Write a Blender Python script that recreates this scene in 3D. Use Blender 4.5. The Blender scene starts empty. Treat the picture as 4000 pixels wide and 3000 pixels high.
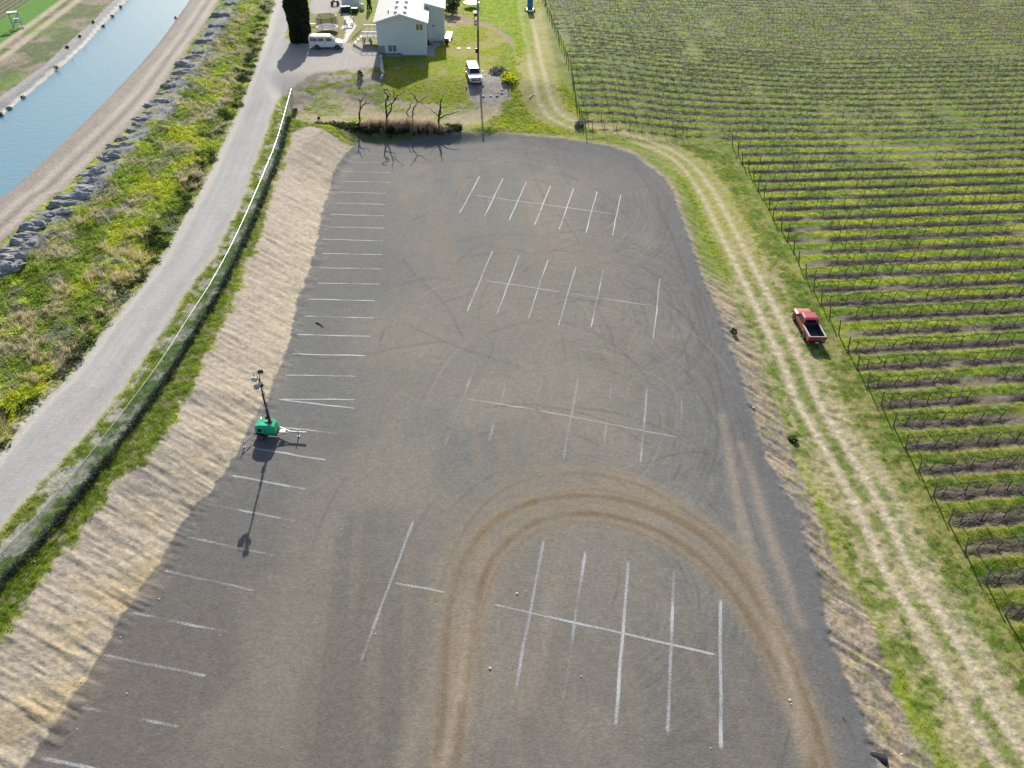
import bpy, bmesh, math, random
import numpy as np
from math import sin, cos, tan, pi, radians, atan2, sqrt
from mathutils import Vector, Matrix
sc = bpy.context.scene
rnd = random.Random(7)
rng = np.random.default_rng(11)

# ------------------------------------------------------------------ camera
CAM_H = 43.0
PITCH = radians(41.5); ROLL = radians(1.6); FPX = 2826.0
fw = np.array([0, cos(PITCH), -sin(PITCH)])
_r0 = np.array([1., 0, 0]); _u0 = np.array([0, sin(PITCH), cos(PITCH)])
ex = cos(ROLL)*_r0 + sin(ROLL)*_u0
ey = -sin(ROLL)*_r0 + cos(ROLL)*_u0
cd = bpy.data.cameras.new('camera'); cam = bpy.data.objects.new('camera', cd)
sc.collection.objects.link(cam); sc.camera = cam
M = Matrix(((ex[0], ey[0], -fw[0], 0), (ex[1], ey[1], -fw[1], 0), (ex[2], ey[2], -fw[2], CAM_H), (0, 0, 0, 1)))
cam.matrix_world = M
cd.sensor_width = 36.0; cd.lens = FPX/4000*36.0; cd.clip_end = 6000; cd.clip_start = 0.5

# ------------------------------------------------------------------ sky, sun, exposure
SUN_EL = 28.5; SUN_AZ = -4.5            # degrees; azimuth from +Y towards +X
w = bpy.data.worlds.new('World'); sc.world = w; w.use_nodes = True
nt = w.node_tree; nt.nodes.clear()
o_ = nt.nodes.new('ShaderNodeOutputWorld'); bg = nt.nodes.new('ShaderNodeBackground')
sky = nt.nodes.new('ShaderNodeTexSky'); sky.sky_type = 'NISHITA'; sky.sun_disc = False
sky.sun_elevation = radians(SUN_EL); sky.sun_rotation = radians(SUN_AZ)
sky.altitude = 200; sky.air_density = 1.0; sky.dust_density = 2.2; sky.ozone_density = 1.0
bg.inputs['Strength'].default_value = 0.095
nt.links.new(sky.outputs[0], bg.inputs[0]); nt.links.new(bg.outputs[0], o_.inputs[0])
sd_ = bpy.data.lights.new('sun', 'SUN'); sun = bpy.data.objects.new('sun', sd_); sc.collection.objects.link(sun)
sd_.energy = 4.7; sd_.angle = radians(0.55); sd_.color = (1.0, 0.93, 0.84)
el, az = radians(SUN_EL), radians(SUN_AZ)
sdir = Vector((sin(az)*cos(el), cos(az)*cos(el), sin(el)))
sun.rotation_euler = sdir.to_track_quat('Z', 'Y').to_euler()
sun.location = (0, 300, 160)
sc.view_settings.view_transform = 'Standard'; sc.view_settings.look = 'None'
sc.view_settings.exposure = 0.52; sc.view_settings.gamma = 1.0
sc.view_settings.use_curve_mapping = False

# ------------------------------------------------------------------ photo coordinates to places on the ground
def ray(x, y): return fw + ex*(x-2000)/FPX + ey*(1500-y)/FPX
def G(x, y, z=0.0):
    d = ray(x, y); t = (z-CAM_H)/d[2]
    return np.array([d[0]*t, d[1]*t, z])
def GL(pts, z=0.0): return np.array([G(p[0], p[1], p[2] if len(p) > 2 else z) for p in pts])
def on_plane(x, y, Y):                   # where a sight line meets the upright plane at distance Y
    d = ray(x, y); t = Y/d[1]
    return np.array([d[0]*t, Y, CAM_H+d[2]*t])

# ------------------------------------------------------------------ numpy noise
_tab = rng.random((256, 256))
def vnoise(x, y, seed=0):
    x = np.asarray(x, float)+seed*17.31; y = np.asarray(y, float)+seed*9.77
    xi = np.floor(x).astype(int); yi = np.floor(y).astype(int)
    fx = x-xi; fy = y-yi; fx = fx*fx*(3-2*fx); fy = fy*fy*(3-2*fy)
    a = _tab[xi & 255, yi & 255]; b = _tab[(xi+1) & 255, yi & 255]
    c = _tab[xi & 255, (yi+1) & 255]; d = _tab[(xi+1) & 255, (yi+1) & 255]
    return (a*(1-fx)+b*fx)*(1-fy)+(c*(1-fx)+d*fx)*fy
def fbm(x, y, seed=0, oct=3):
    s = 0; a = .5; t = 0
    for i in range(oct):
        s = s+a*vnoise(x*2**i, y*2**i, seed+i*3); t += a; a *= .55
    return s/t
def sst(a, b, x):
    t = np.clip((x-a)/(b-a), 0, 1); return t*t*(3-2*t)
def sdist(X, Y, poly, closed=True, margin=12.0):
    """signed distance (negative inside) and arc length along the outline"""
    poly = np.asarray(poly)[:, :2]
    shp = X.shape; X = X.ravel(); Y = Y.ravel()
    out = np.full(X.shape, float(margin)); arc = np.zeros(X.shape)
    lo = poly.min(0)-margin; hi = poly.max(0)+margin
    idx = np.nonzero((X > lo[0]) & (X < hi[0]) & (Y > lo[1]) & (Y < hi[1]))[0]
    if len(idx) == 0: return out.reshape(shp), arc.reshape(shp)
    x = X[idx]; y = Y[idx]; best = np.full(len(idx), 1e9); ba = np.zeros(len(idx)); ins = np.zeros(len(idx), bool)
    n = len(poly); L = 0
    for i in range(n if closed else n-1):
        a = poly[i]; b = poly[(i+1) % n]; d = b-a; l2 = d@d+1e-12
        t = np.clip(((x-a[0])*d[0]+(y-a[1])*d[1])/l2, 0, 1)
        q = (x-a[0]-t*d[0])**2+(y-a[1]-t*d[1])**2
        m = q < best; best[m] = q[m]; ba[m] = (L+t*sqrt(l2))[m]
        if closed:
            c = ((a[1] > y) != (b[1] > y)) & (x < (b[0]-a[0])*(y-a[1])/(b[1]-a[1]+1e-12)+a[0]); ins ^= c
        L += sqrt(l2)
    dd = np.sqrt(best)
    if closed: dd = np.where(ins, -dd, dd)
    out[idx] = np.minimum(dd, margin); arc[idx] = ba
    return out.reshape(shp), arc.reshape(shp)
def smooth_line(p, n=3):
    p = np.asarray(p)
    for _ in range(n):
        q = [p[0]]
        for a, b in zip(p[:-1], p[1:]): q += [a*.75+b*.25, a*.25+b*.75]
        q.append(p[-1]); p = np.array(q)
    return p

# ------------------------------------------------------------------ lines of the place, read off the photograph
Z_ROAD = 2.3; Z_HOUSE = 3.0; Z_VINE = -1.5; Z_CAN = 4.6; Z_WAT = 3.75
LL = [(-320,3620),(40,3080),(158,2901),(230,2810),(298,2702),(389,2562),(479,2404),(583,2259),(624,2205),(692,2070),(746,1997),(814,1929),(881,1839),(931,1758),(985,1640),(1040,1560),(1072,1473),(1118,1383),(1140,1270),(1167,1166),(1203,1075),(1235,953),(1253,840),(1285,750),(1289,723),(1316,655),(1375,583),(1407,556)]
LTOP = [(1475,556),(1633,545),(1768,543),(2000,538),(2226,560)]
LR = [(2384,583),(2475,610),(2542,655),(2601,692),(2633,741),(2642,786),(2674,886),(2705,962),(2732,1057),(2768,1139),(2814,1225),(2836,1333),(2886,1428),(2927,1577),(2963,1703),(2995,1790),(3045,1880),(3113,1990),(3149,2110),(3194,2232),(3226,2431),(3280,2589),(3344,2729),(3384,2838),(3420,2946),(3450,3080),(3640,3620)]
SB = [(-900,3620),(-380,3020),(-170,2700),(0,2503),(90,2377),(167,2264),(194,2219),(330,2056),(443,1907),(560,1807),(669,1681),(705,1568),(769,1514),(791,1405),(859,1292),(931,1134),(963,1021),(1009,967),(1032,899),(1059,786),(1072,723),(1108,633),(1149,542),(1217,511),(1344,530)]
FB = [(-250,2560),(27,2250),(136,2142),(267,1988),(393,1830),(511,1672),(583,1572),(655,1473),(768,1283),(836,1179),(927,1003),(990,858),(1045,723),(1090,606),(1122,488),(1147,398)]
RLf = [(-200,2000),(0,1767),(90,1645),(181,1545),(240,1500),(316,1405),(407,1283),(497,1179),(588,1066),(678,922),(746,800),(805,705),(859,588),(927,452),(1000,280),(1045,136),(1072,27),(1081,-20),(1095,-200)]
RRt = [(-260,2380),(0,2083),(45,2015),(149,1898),(280,1762),(393,1627),(479,1527),(588,1374),(655,1270),(746,1121),(845,990),(882,913),(949,786),(1000,633),(1045,520),(1081,407),(1104,339)]
CR2 = [(-220,1130),(0,953),(113,854),(217,759),(253,746),(384,610),(520,479),(610,375),(710,226),(769,140),(859,0),(960,-170)]
CW = [(-240,960),(0,770),(45,741),(212,588),(339,466),(452,353),(533,267),(624,163),(678,90),(741,0),(850,-170)]
LW = [(-160,545),(0,461),(36,429),(149,339),(262,244),(330,181),(398,108),(502,0),(640,-140)]
LO = [(-160,480),(0,398),(113,316),(199,253),(289,167),(362,104),(466,0),(600,-140)]
FT = [(-160,310),(0,225),(150,110),(296,0),(420,-90)]
SR = [(2540,600),(2620,680),(2692,786),(2723,886),(2759,967),(2814,1075),(2882,1179),(2931,1293),(2967,1383),(3032,1568),(3090,1717),(3113,1816),(3158,1907),(3190,1997),(3240,2088),(3253,2178),(3316,2295),(3407,2422),(3443,2521),(3479,2625),(3497,2702),(3542,2838),(3633,2955),(3700,3080),(3980,3620)]
TC = [(2030,-60),(2040,0),(2077,181),(2104,339),(2131,430),(2181,488),(2316,538),(2497,570),(2655,624),(2746,723),(2815,850),(2900,1020),(2975,1170),(3040,1300),(3110,1450),(3140,1545),(3232,1694),(3320,1839),(3410,1997),(3465,2133),(3515,2241),(3600,2360),(3690,2510),(3790,2702),(3900,2883),(4010,3040)]
VE = [(2290,511),(2513,530),(2710,566),(2850,580),(2879,615),(2931,696),(3018,854),(3093,983),(3145,1085),(3206,1188),(3274,1306),(3348,1437),(3434,1586),(3527,1749),(3633,1932),(3760,2142),(3909,2390),(4130,2780)]
VE_TOP = [(2108,0),(2136,90),(2158,149),(2190,226),(2226,307),(2246,407),(2269,466),(2290,511)]

wLL = GL(LL, 0); wLR = GL(LR, 0); wLT = GL(LTOP, 0)
wSB = GL(SB, 2.0); wFB = GL(FB, 2.2)
wRL = GL(RLf, Z_ROAD); wRR = GL(RRt, Z_ROAD)
wCR = GL(CR2, Z_CAN); wCW = GL(CW, Z_WAT+.3); wLW = GL(LW, Z_WAT); wLO = GL(LO, Z_CAN); wFT = GL(FT, Z_CAN)
wSR = GL(SR, Z_VINE+.3)
def ztrack(y): return 2.6 if y < 250 else (2.6+(Z_VINE+.2-2.6)*min(1, (y-250)/380.))
wTC = GL([(x, y, ztrack(y)) for x, y in TC])
wVE = GL(VE, Z_VINE)
VH = radians(7.0)                                   # heading of the vine rows
LOT = np.vstack([wLL, wLT, wLR])

def byY(wp, ext=True):
    o = np.argsort(wp[:, 1]); return wp[o]
def xat(wp, Y):
    s = byY(wp); ys = s[:, 1]; xs = s[:, 0]
    x = np.interp(Y, ys, xs)
    k0 = (xs[2]-xs[0])/(ys[2]-ys[0]+1e-9); k1 = (xs[-1]-xs[-3])/(ys[-1]-ys[-3]+1e-9)
    x = np.where(Y < ys[0], xs[0]+(Y-ys[0])*k0, x); x = np.where(Y > ys[-1], xs[-1]+(Y-ys[-1])*k1, x)
    return x
wLRs = np.vstack([[[13.0, 125, 0], [15.5, 100, 0]], wLR[5:]])
wLLs = np.vstack([wLL[:-3], [[-20.5, 110, 0]]])
wSBs = np.vstack([wSB[:-3], [[-24.5, 112, 2.0]]])
wSRs = np.vstack([[[24.0, 125, 0], [24.5, 98, 0]], wSR[3:]])
PLAT = GL([(1104,339,2.6),(1165,450,2.0),(1260,478,1.5),(1400,487,1.2),(1600,492,1.2),(1780,505,1.2),(1930,480,1.2),(2030,430,1.4),(2080,330,2.4),(2060,150,2.6),(2020,0,2.8),(2015,-300,2.8),(900,-300,2.8),(1000,0,2.8),(1050,200,2.8)])

def zbase(X, Y):
    X = np.asarray(X, float); Y = np.asarray(Y, float)
    zr = Z_ROAD+.7*sst(85, 125, Y)
    cols = []
    xL0 = xat(wLO, Y); xLW = xat(wLW, Y); xCW = xat(wCW, Y); xCR = xat(wCR, Y)
    xRL = xat(wRL, Y); xRR = xat(wRR, Y); xFB = xat(wFB, Y); xSB = xat(wSBs, Y); xLL = xat(wLLs, Y)
    xLR = xat(wLRs, Y); xSR = xat(wSRs, Y)
    one = np.ones_like(Y)
    zv = Z_VINE
    bp = [(xL0-400, Z_CAN-.8), (xL0-22, Z_CAN-.3), (xL0-9, Z_CAN+.1), (xL0, Z_CAN), (xLW, Z_WAT-.02), (xLW+2.6, Z_WAT-1.6), (xCW-2.0, Z_WAT-1.6),
          (xCW, Z_WAT+.25), (xCW+1.2, Z_CAN), (xCR, Z_CAN+.05), (xCR+3.2, Z_CAN+.25), (xRL-1.0, zr-.15), (xRL, zr), (xRR, zr), (xFB, zr-.1),
          (xSB, 2.0*one), (xLL, 0*one), (xLR, 0*one), (np.maximum(xSR, xLR+1), (zv+.3)*one), (np.maximum(xSR, xLR+1)+8, zv*one), (xSR+400, zv*one)]
    z = np.zeros_like(X)
    xp, zp = bp[0]; zp = zp*one
    z = z+zp
    for xk, zk in bp[1:]:
        zk = zk*one; xk = np.maximum(xk, xp+.01)
        t = np.clip((X-xp)/(xk-xp), 0, 1)
        z = np.where(X > xp, zp*(1-t)+zk*t, z); xp, zp = xk, zk
    # raised vineyard corner
    z = z+3.0*sst(88, 138, Y)*sst(62, 8, X)*sst(-8, 5, X)
    pd, _ = sdist(X, Y, PLAT, margin=14)
    east = sst(-10, 8, X)
    m = sst(2.7+5*east, 0.0, pd)
    zp = .95+(Z_HOUSE-.95)*sst(105, 120, Y)
    z = z*(1-m)+zp*m
    return z

# house yard: narrow window well and drive stay flat
# ------------------------------------------------------------------ zone masks (ragged edges, metres)
def zones(X, Y):
    wx = (fbm(X*.9, Y*.9, 3)-.5); wf = (fbm(X*3.1, Y*3.1, 5)-.5)
    D = {}
    def poly(name, p, rag=.6, fine=.5, margin=12):
        d, a = sdist(X, Y, p, margin=margin); D[name] = d+rag*wx*2+fine*wf; D[name+'_a'] = a
    poly('lot', LOT, .25, .25)
    SBfull = np.vstack([wSB, wLL[::-1]+np.array([1.2, 0, 0])])
    poly('sand', SBfull, .7, .9)
    poly('road', np.vstack([wRL, G(1130,-200,3)[None], GL([(1120,-20),(1130,60),(1110,170),(1150,180),(1180,250),(1180,285),(1130,320)], 3), wRR[::-1]]), .3, .5)
    poly('canalroad', np.vstack([wCR, wCW[::-1]]), .2, .3)
    poly('lining', np.vstack([wLW, wLO[::-1]-np.array([.9, 0, 0])]), 0, .1)
    poly('slope', np.vstack([wCR, wRL[::-1]]), .5, .6)
    poly('rslope', np.vstack([wLR-np.array([1.2, 0, 0]), wSR[::-1]]), .5, .6)
    poly('drive', GL([(1104,345),(1090,200),(1110,150),(1190,170),(1330,168),(1455,165),(1488,215),(1492,262),(1420,262),(1330,275),(1240,278),(1190,300)], 3), .3, .4)
    poly('drive2', GL([(1215,5),(1330,-60),(1360,20),(1330,48),(1225,55),(1205,30)], 3), .3, .4)
    poly('dirtb', GL([(1180,290),(1330,275),(1492,255),(1500,330),(1495,385),(1440,378),(1370,362),(1290,335),(1230,345),(1160,395),(1110,395),(1120,330)], 2.8), .8, .9)
    poly('lawn', GL([(1500,250),(1500,320),(1530,350),(1640,368),(1810,370),(1835,345),(1822,300),(1990,280),(2010,250),(1990,140),(1930,100),(1850,80),(1730,95),(1725,215)], 3), .25, .4)
    poly('lawn2', GL([(1215,50),(1335,48),(1350,60),(1430,60),(1470,120),(1450,165),(1345,166),(1215,130)], 3), .2, .3)
    poly('dryyard', GL([(1130,400),(1180,330),(1260,330),(1480,350),(1530,362),(1640,375),(1820,378),(1880,385),(1980,385),(1940,440),(1780,490),(1400,480),(1250,470),(1150,470)], 1.8), .8, .9)
    poly('path', GL([(1337,52),(1357,52),(1378,82),(1392,100),(1350,168),(1338,168),(1352,122),(1330,108),(1352,90)], 3), .02, .04)
    poly('carpad', GL([(1825,330),(1820,300),(1870,290),(1975,280),(1990,320),(2000,360),(1940,378),(1850,375)], 3), .6, .7)
    poly('patio', GL([(1667,157),(1727,168),(1710,182),(1697,190),(1700,222),(1667,222)], 3), .02, .03)
    poly('mulch', GL([(1725,80),(1760,60),(1800,55),(1850,78),(1920,95),(1960,120),(2000,150),(2010,190),(1980,160),(1930,115),(1850,98),(1800,92),(1765,103),(1728,103)], 3), .3, .5)
    poly('corner', GL([(1149,542),(1217,511),(1344,538),(1407,556),(1316,655),(1289,723),(1200,700),(1120,640)], 1.4), .5, .5)
    dT, aT = sdist(X, Y, smooth_line(wTC, 2), closed=False); D['track'] = dT; D['track_a'] = aT
    s = np.sign(X-xat(wTC, Y)); D['track_s'] = s
    poly('vine', np.vstack([GL(VE_TOP[::-1], 1.0)[::-1], wVE, [[200, 10, 0]], [[260, 260, 0]], [[8, 260, 0]]]), .6, .8)
    dF, aF = sdist(X, Y, smooth_line(wFB, 2), closed=False); D['fence'] = dF
    dFT, _ = sdist(X, Y, wFT, closed=False); D['ftrack'] = dFT
    D['wx'] = wx; D['wf'] = wf
    return D

def rows_coord(X, Y):
    """vine rows: index coordinate; an integer is a row"""
    v = -X*sin(VH)+Y*cos(VH)
    v0 = -33.5*sin(VH)+48.7*cos(VH)
    return (v-v0)/2.64
def tire(X, Y, poly, half=.85, wdt=.16):
    d, a = sdist(X, Y, poly, closed=False, margin=4)
    return np.exp(-((d-half)/wdt)**2), d, a

OV = 1.8083
def ovl(pts): return smooth_line(GL([(x*OV, y*OV) for x, y in pts], 0), 3)
ARC_OUT = ovl([(940,1700),(955,1560),(957,1450),(968,1320),(998,1210),(1050,1135),(1130,1087),(1230,1068),(1330,1075),(1430,1105),(1520,1155),(1600,1235),(1680,1370),(1745,1520),(1790,1680)])
ARC_IN = ovl([(985,1640),(1000,1500),(1018,1400),(1032,1270),(1080,1180),(1150,1128),(1230,1107),(1320,1112),(1420,1143),(1500,1192),(1570,1262),(1630,1350),(1690,1460),(1735,1570),(1770,1700)])
ARC_3 = ovl([(940,1300),(985,1170),(1050,1080),(1130,1035),(1230,1020),(1340,1030),(1440,1075),(1520,1130),(1600,1190),(1650,1260)])
ARC_4 = ovl([(1000,1230),(1040,1160),(1110,1080),(1180,1050),(1270,1042),(1370,1058),(1460,1090)])
ARC_5 = ovl([(975,1560),(985,1420),(1005,1290),(1045,1195),(1105,1140),(1190,1090),(1290,1088),(1400,1118),(1500,1172),(1580,1245),(1650,1350),(1710,1470)])
ARC_6 = ovl([(1005,1240),(1030,1180),(1085,1120),(1160,1075),(1240,1055),(1340,1062),(1440,1098),(1530,1150),(1620,1240),(1700,1390),(1760,1560)])
ARC_7 = ovl([(1150,1010),(1250,1005),(1360,1030),(1450,1070),(1530,1120),(1600,1190),(1660,1290),(1720,1420)])
ARC_8 = ovl([(1045,1500),(1030,1400),(1045,1290),(1090,1200),(1160,1145),(1240,1125),(1330,1132),(1420,1165),(1500,1215),(1560,1270),(1620,1360),(1680,1500)])
DUST = [ovl([(1560,900),(1575,985),(1597,1100),(1622,1200),(1662,1330),(1700,1450),(1740,1620)]), ovl([(1600,960),(1630,1040),(1650,1120),(1690,1230),(1730,1350)]),
        ovl([(1000,1480),(988,1520),(970,1600),(948,1670)]), ovl([(1018,1290),(1020,1350),(1000,1440),(990,1500)]), ovl([(930,1440),(905,1530),(870,1680)]),
        ovl([(1225,1150),(1195,1280),(1165,1420),(1130,1520)])]
THIN = [ovl(p) for p in [
    [(590,700),(600,750),(700,780),(800,765),(880,745),(1000,735)], [(880,700),(960,740),(1050,770),(1120,790)], [(1400,1000),(1440,985),(1490,975),(1530,980)],
    [(860,360),(960,345),(1100,350),(1200,370),(1300,410),(1360,470)], [(900,400),(1000,380),(1150,385),(1260,415),(1340,480)],
    [(880,480),(1000,430),(1100,425),(1200,450),(1250,520)], [(1000,520),(1100,500),(1250,520),(1380,560),(1450,640)],
    [(1280,590),(1350,600),(1420,640),(1470,710),(1490,800)], [(1200,640),(1290,650),(1380,690),(1430,760)], [(1330,560),(1420,590),(1480,660),(1520,760)],
    [(1050,720),(1150,690),(1250,700),(1340,750),(1400,820)], [(870,560),(900,600),(960,650),(1000,730)], [(1130,300),(1150,380),(1190,450)], [(1180,305),(1230,400)],
    [(860,330),(1000,325),(1150,322),(1250,330)], [(1240,880),(1330,890),(1420,920),(1490,960)], [(1050,880),(1150,870),(1300,900),(1400,960)],
    [(1500,600),(1530,720),(1560,850),(1600,1000)], [(1400,420),(1450,500),(1490,620),(1530,760)], [(1370,360),(1430,450),(1470,560)],
    [(1480,800),(1540,900),(1590,1020),(1640,1180)]]]

def paint(X, Y):
    D = zones(X, Y)
    n1 = fbm(X*.12, Y*.12, 21); n2 = fbm(X*.5, Y*.5, 23); n3 = fbm(X*1.7, Y*1.7, 25, 2); n4 = vnoise(X*5.1, Y*5.1, 27)
    def C(*c): return np.array(c, float)
    def mixc(col, c, m):
        return col*(1-m[:, None])+(c if getattr(c, 'ndim', 1) == 2 else np.asarray(c)[None, :])*m[:, None]
    def blend(a, b, t): return a[None]*(1-t[:, None])+b[None]*t[:, None]
    green = C(.12, .18, .018); lime = C(.25, .30, .015); dry = C(.33, .28, .15); brown = C(.13, .10, .065); dark = C(.03, .055, .015)
    # ground in general: spring grass with dry patches
    col = blend(green, lime, np.clip(n2*1.6-.35, 0, 1)); col = mixc(col, dry, np.clip(n1*1.7-.55+.6*(n3-.5), 0, 1)*.55)
    # left weedy slope
    m = sst(.25, -.25, D['slope'])
    rgt = sst(14, 2, X-xat(wCR, Y)) # near the canal side
    g2 = blend(C(.165, .22, .03), C(.30, .38, .025), sst(.42, .68, fbm(X*.35, Y*.22, 31)))
    g2 = mixc(g2, C(.29, .25, .19), sst(.49, .66, fbm(X*.45+3, Y*.30, 33))*.65)
    g2 = mixc(g2, C(.23, .215, .20), sst(.56, .68, fbm(X*.6, Y*.4, 35))*.6)
    g2 = g2*(.7+.6*n4)[:, None]
    col = mixc(col, g2, m)
    dcr = X-xat(wCR, Y)
    col = mixc(col, blend(C(.27, .28, .285), C(.16, .165, .17), n4), m*sst(.6, 1.2, dcr)*sst(4.8, 3.2, dcr)*sst(.30, .48, n2)*.95)
    # bank beyond the canal and field
    dlo = X-xat(wLO, Y)
    mb = sst(.3, -.3, dlo)
    fb = blend(C(.10, .13, .05), C(.24, .21, .16), sst(.4, .62, fbm(X*.35, Y*.25, 41))); fb = mixc(fb, C(.12, .20, .03), sst(.5, .7, fbm(X*.3, Y*.2, 43))*.8)
    fb = fb*(.75+.5*n4)[:, None]
    col = mixc(col, fb, mb)
    mf = sst(-.2, -.9, X-xat(wFT, Y)+1.5)
    t_ = (X-xat(wFT, Y))*1.05
    fr = blend(C(.045, .10, .015), C(.17, .15, .10), sst(.3, .75, .5+.5*np.sin(t_*2*pi/1.3)))
    fr = mixc(fr, C(.07, .21, .012), sst(-9.5, -7.5, X-xat(wFT, Y)))
    col = mixc(col, fr, mf)
    for off in (-2.1, .6):
        col = mixc(col, C(.42, .36, .27), np.exp(-((X-xat(wFT, Y)-off)/.75)**4)*.9*sst(.2, .5, n2+.15))
    # canal lining
    m = sst(.04, -.04, D['lining'])
    lc = blend(C(.36, .355, .35), C(.27, .265, .26), n2)
    jt = np.abs(((Y+X*.6)/3.2) % 1-.5) > .485
    lc = lc*np.where(jt, .8, 1)[:, None]
    lc = mixc(lc, C(.62, .61, .57), sst(.24, .14, np.abs(X-xat(wLW, Y)+.22)))
    col = mixc(col, lc, m)
    mw = (X > xat(wLW, Y)) & (X < xat(wCW, Y))
    col = mixc(col, C(.08, .085, .05), mw*1.0)
    col = mixc(col, C(.26, .2, .06), mw*sst(.9, .2, X-xat(wLW, Y)))
    # canal road
    m = sst(.15, -.25, D['canalroad'])
    dc = (X-xat(wCW, Y))/np.maximum(.5, xat(wCR, Y)-xat(wCW, Y))
    cc = blend(C(.25, .225, .195), C(.30, .275, .24), n2)
    cc = mixc(cc, C(.40, .355, .30), (np.exp(-((dc-.52)/.09)**2)+np.exp(-((dc-.84)/.10)**2))*.9)
    cc = mixc(cc, C(.20, .185, .165), np.exp(-((dc-.68)/.05)**2)*.7)
    cc = cc*(.9+.2*vnoise(X*1.3, Y*.25, 51))[:, None]
    col = mixc(col, cc, m)
    # road verges (between road and fence): whitish gravel in grass
    mv = sst(0, .5, X-xat(wRR, Y))*sst(.3, -.3, X-xat(wFB, Y))*(Y < 118)
    vc = blend(C(.11, .17, .025), C(.17, .19, .04), n2)
    vc = mixc(vc, C(.33, .31, .28), sst(.46, .62, fbm(X*1.2, Y*.8, 55))*.75)
    vc = vc*(.75+.5*n4)[:, None]
    col = mixc(col, vc, mv)
    ms = sst(-.2, .3, X-xat(wFB, Y))*sst(.6, -.6, X-xat(wSB, Y)+1.2*D['wx'])*(Y < 112)
    sc_ = blend(C(.09, .15, .02), C(.16, .20, .02), n2); sc_ = mixc(sc_, C(.24, .2, .12), sst(.5, .7, n3)*.5)
    sc_ = sc_*(.6+.7*n4)[:, None]
    col = mixc(col, sc_, ms)
    # gravel road
    m = sst(.35, -.35, D['road'])
    dr = (X-xat(wRL, Y))/np.maximum(.5, xat(wRR, Y)-xat(wRL, Y))
    rc = blend(C(.385, .385, .375), C(.33, .33, .32), n2)
    st = fbm(dr*9, Y*.06, 61)
    rc = mixc(rc, C(.46, .43, .38), (np.exp(-((dr-.14)/.06)**2)*.8+np.exp(-((dr-.03)/.05)**2))*1.0)
    rc = mixc(rc, C(.43, .39, .33), np.exp(-((dr-.97)/.07)**2)*.8)
    rc = rc*(.88+.24*st)[:, None]
    col = mixc(col, rc, m)
    # sandy bank on the left
    m = sst(.35, -.35, D['sand'])
    # grooves run down the bank
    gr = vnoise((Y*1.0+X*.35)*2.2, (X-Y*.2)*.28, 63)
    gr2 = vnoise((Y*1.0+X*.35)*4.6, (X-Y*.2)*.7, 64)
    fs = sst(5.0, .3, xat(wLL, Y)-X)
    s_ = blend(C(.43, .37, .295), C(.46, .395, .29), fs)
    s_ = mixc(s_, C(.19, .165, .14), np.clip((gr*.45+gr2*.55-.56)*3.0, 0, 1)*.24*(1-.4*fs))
    s_ = mixc(s_, C(.46, .35, .16), fs*sst(.45, .65, n2)*sst(48, 25, Y)*.5)
    s_ = mixc(s_, C(.30, .27, .22), sst(.52, .72, fbm(X*1.3, Y*1.3, 67))*.4)
    s_ = s_*(.84+.3*n4)[:, None]
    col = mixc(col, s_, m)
    mcn = sst(.5, -.5, D['corner'])*sst(.3, -.3, -D['lot']-.0*X)
    mcn = sst(.5, -.5, D['corner'])*sst(-.4, .4, D['lot'])
    col = mixc(col, s_*.92, mcn)
    # right slope: tan clay with ripples
    m = sst(.4, -.4, D['rslope'])
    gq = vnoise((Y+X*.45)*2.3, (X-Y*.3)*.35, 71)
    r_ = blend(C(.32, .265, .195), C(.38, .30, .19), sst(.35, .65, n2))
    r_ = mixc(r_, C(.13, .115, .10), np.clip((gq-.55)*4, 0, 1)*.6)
    r_ = mixc(r_, C(.17, .165, .16), sst(.5, .65, fbm(X*.9+8, Y*.4, 73))*sst(65, 35, Y)*.6)
    r_ = mixc(r_, C(.2, .19, .18), sst(1.4, .2, X-xat(wLRs, Y))*.4*(Y < 75))
    r_ = mixc(r_, C(.14, .17, .03), sst(.62, .75, n3)*.5)
    r_ = r_*(.8+.4*n4)[:, None]
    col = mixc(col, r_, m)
    # strip between slope and track
    # track: two worn wheel lines in thin grass
    dT = D['track']; sT = D['track_s']; dd = dT*sT
    wob = .25*(fbm(X*.25, Y*.25, 81)-.5)*2
    far = sst(58, 85, Y)
    wear = np.exp(-((dT-1.0)/.42)**2)
    wide = sst(3.0, 1.2, dT+wob*2)
    tcol = blend(C(.44, .385, .275), C(.42, .38, .20), far*.75)
    gcol = blend(C(.14, .18, .04), C(.27, .27, .06), far)
    base = mixc(gcol, C(.34, .29, .18), sst(.38, .58, n2*.5+n3*.5)*(1-far*.45)*.9)
    base = base*(.85+.3*n4)[:, None]
    col = mixc(col, base, sst(4.6, 2.6, dT+wob*3)*.9*(X > -1))
    col = mixc(col, tcol, np.clip(wear*1.05+sst(1.3, -1.2, np.abs(dd-2.3-wob))*.75*sst(70, 35, Y), 0, 1)*sst(.2, .42, n3+.25)*(X > -1))
    col = mixc(col, gcol*(.8+.4*n4)[:, None], np.exp(-(dT/.34)**2)*.6*sst(.42, .60, fbm(X*.5, Y*.2, 83)+.05)*(X > -1))
    vs = sst(2.8, 4.0, dd)*(1-.25*sst(50, 80, Y))*sst(-.5, .5, D['vine'])*(Y < 175)
    col = mixc(col, blend(C(.085, .14, .02), C(.20, .19, .07), sst(.42, .62, n2*.5+n3*.5))*(.75+.5*n4)[:, None], vs*.85)
    # bright lime verge round the top corner of the lot
    lotd = D['lot']
    mh = sst(.2, .8, lotd)*sst(4.5, 2.5, lotd+1.5*D['wx'])*sst(62, 72, Y)*(X > 4)
    col = mixc(col, blend(C(.20, .27, .012), C(.10, .17, .015), n3), mh*.8)
    ml = sst(78, 92, Y)*sst(0, 3, X)*sst(15, 12, X)*sst(128, 118, Y)
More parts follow.
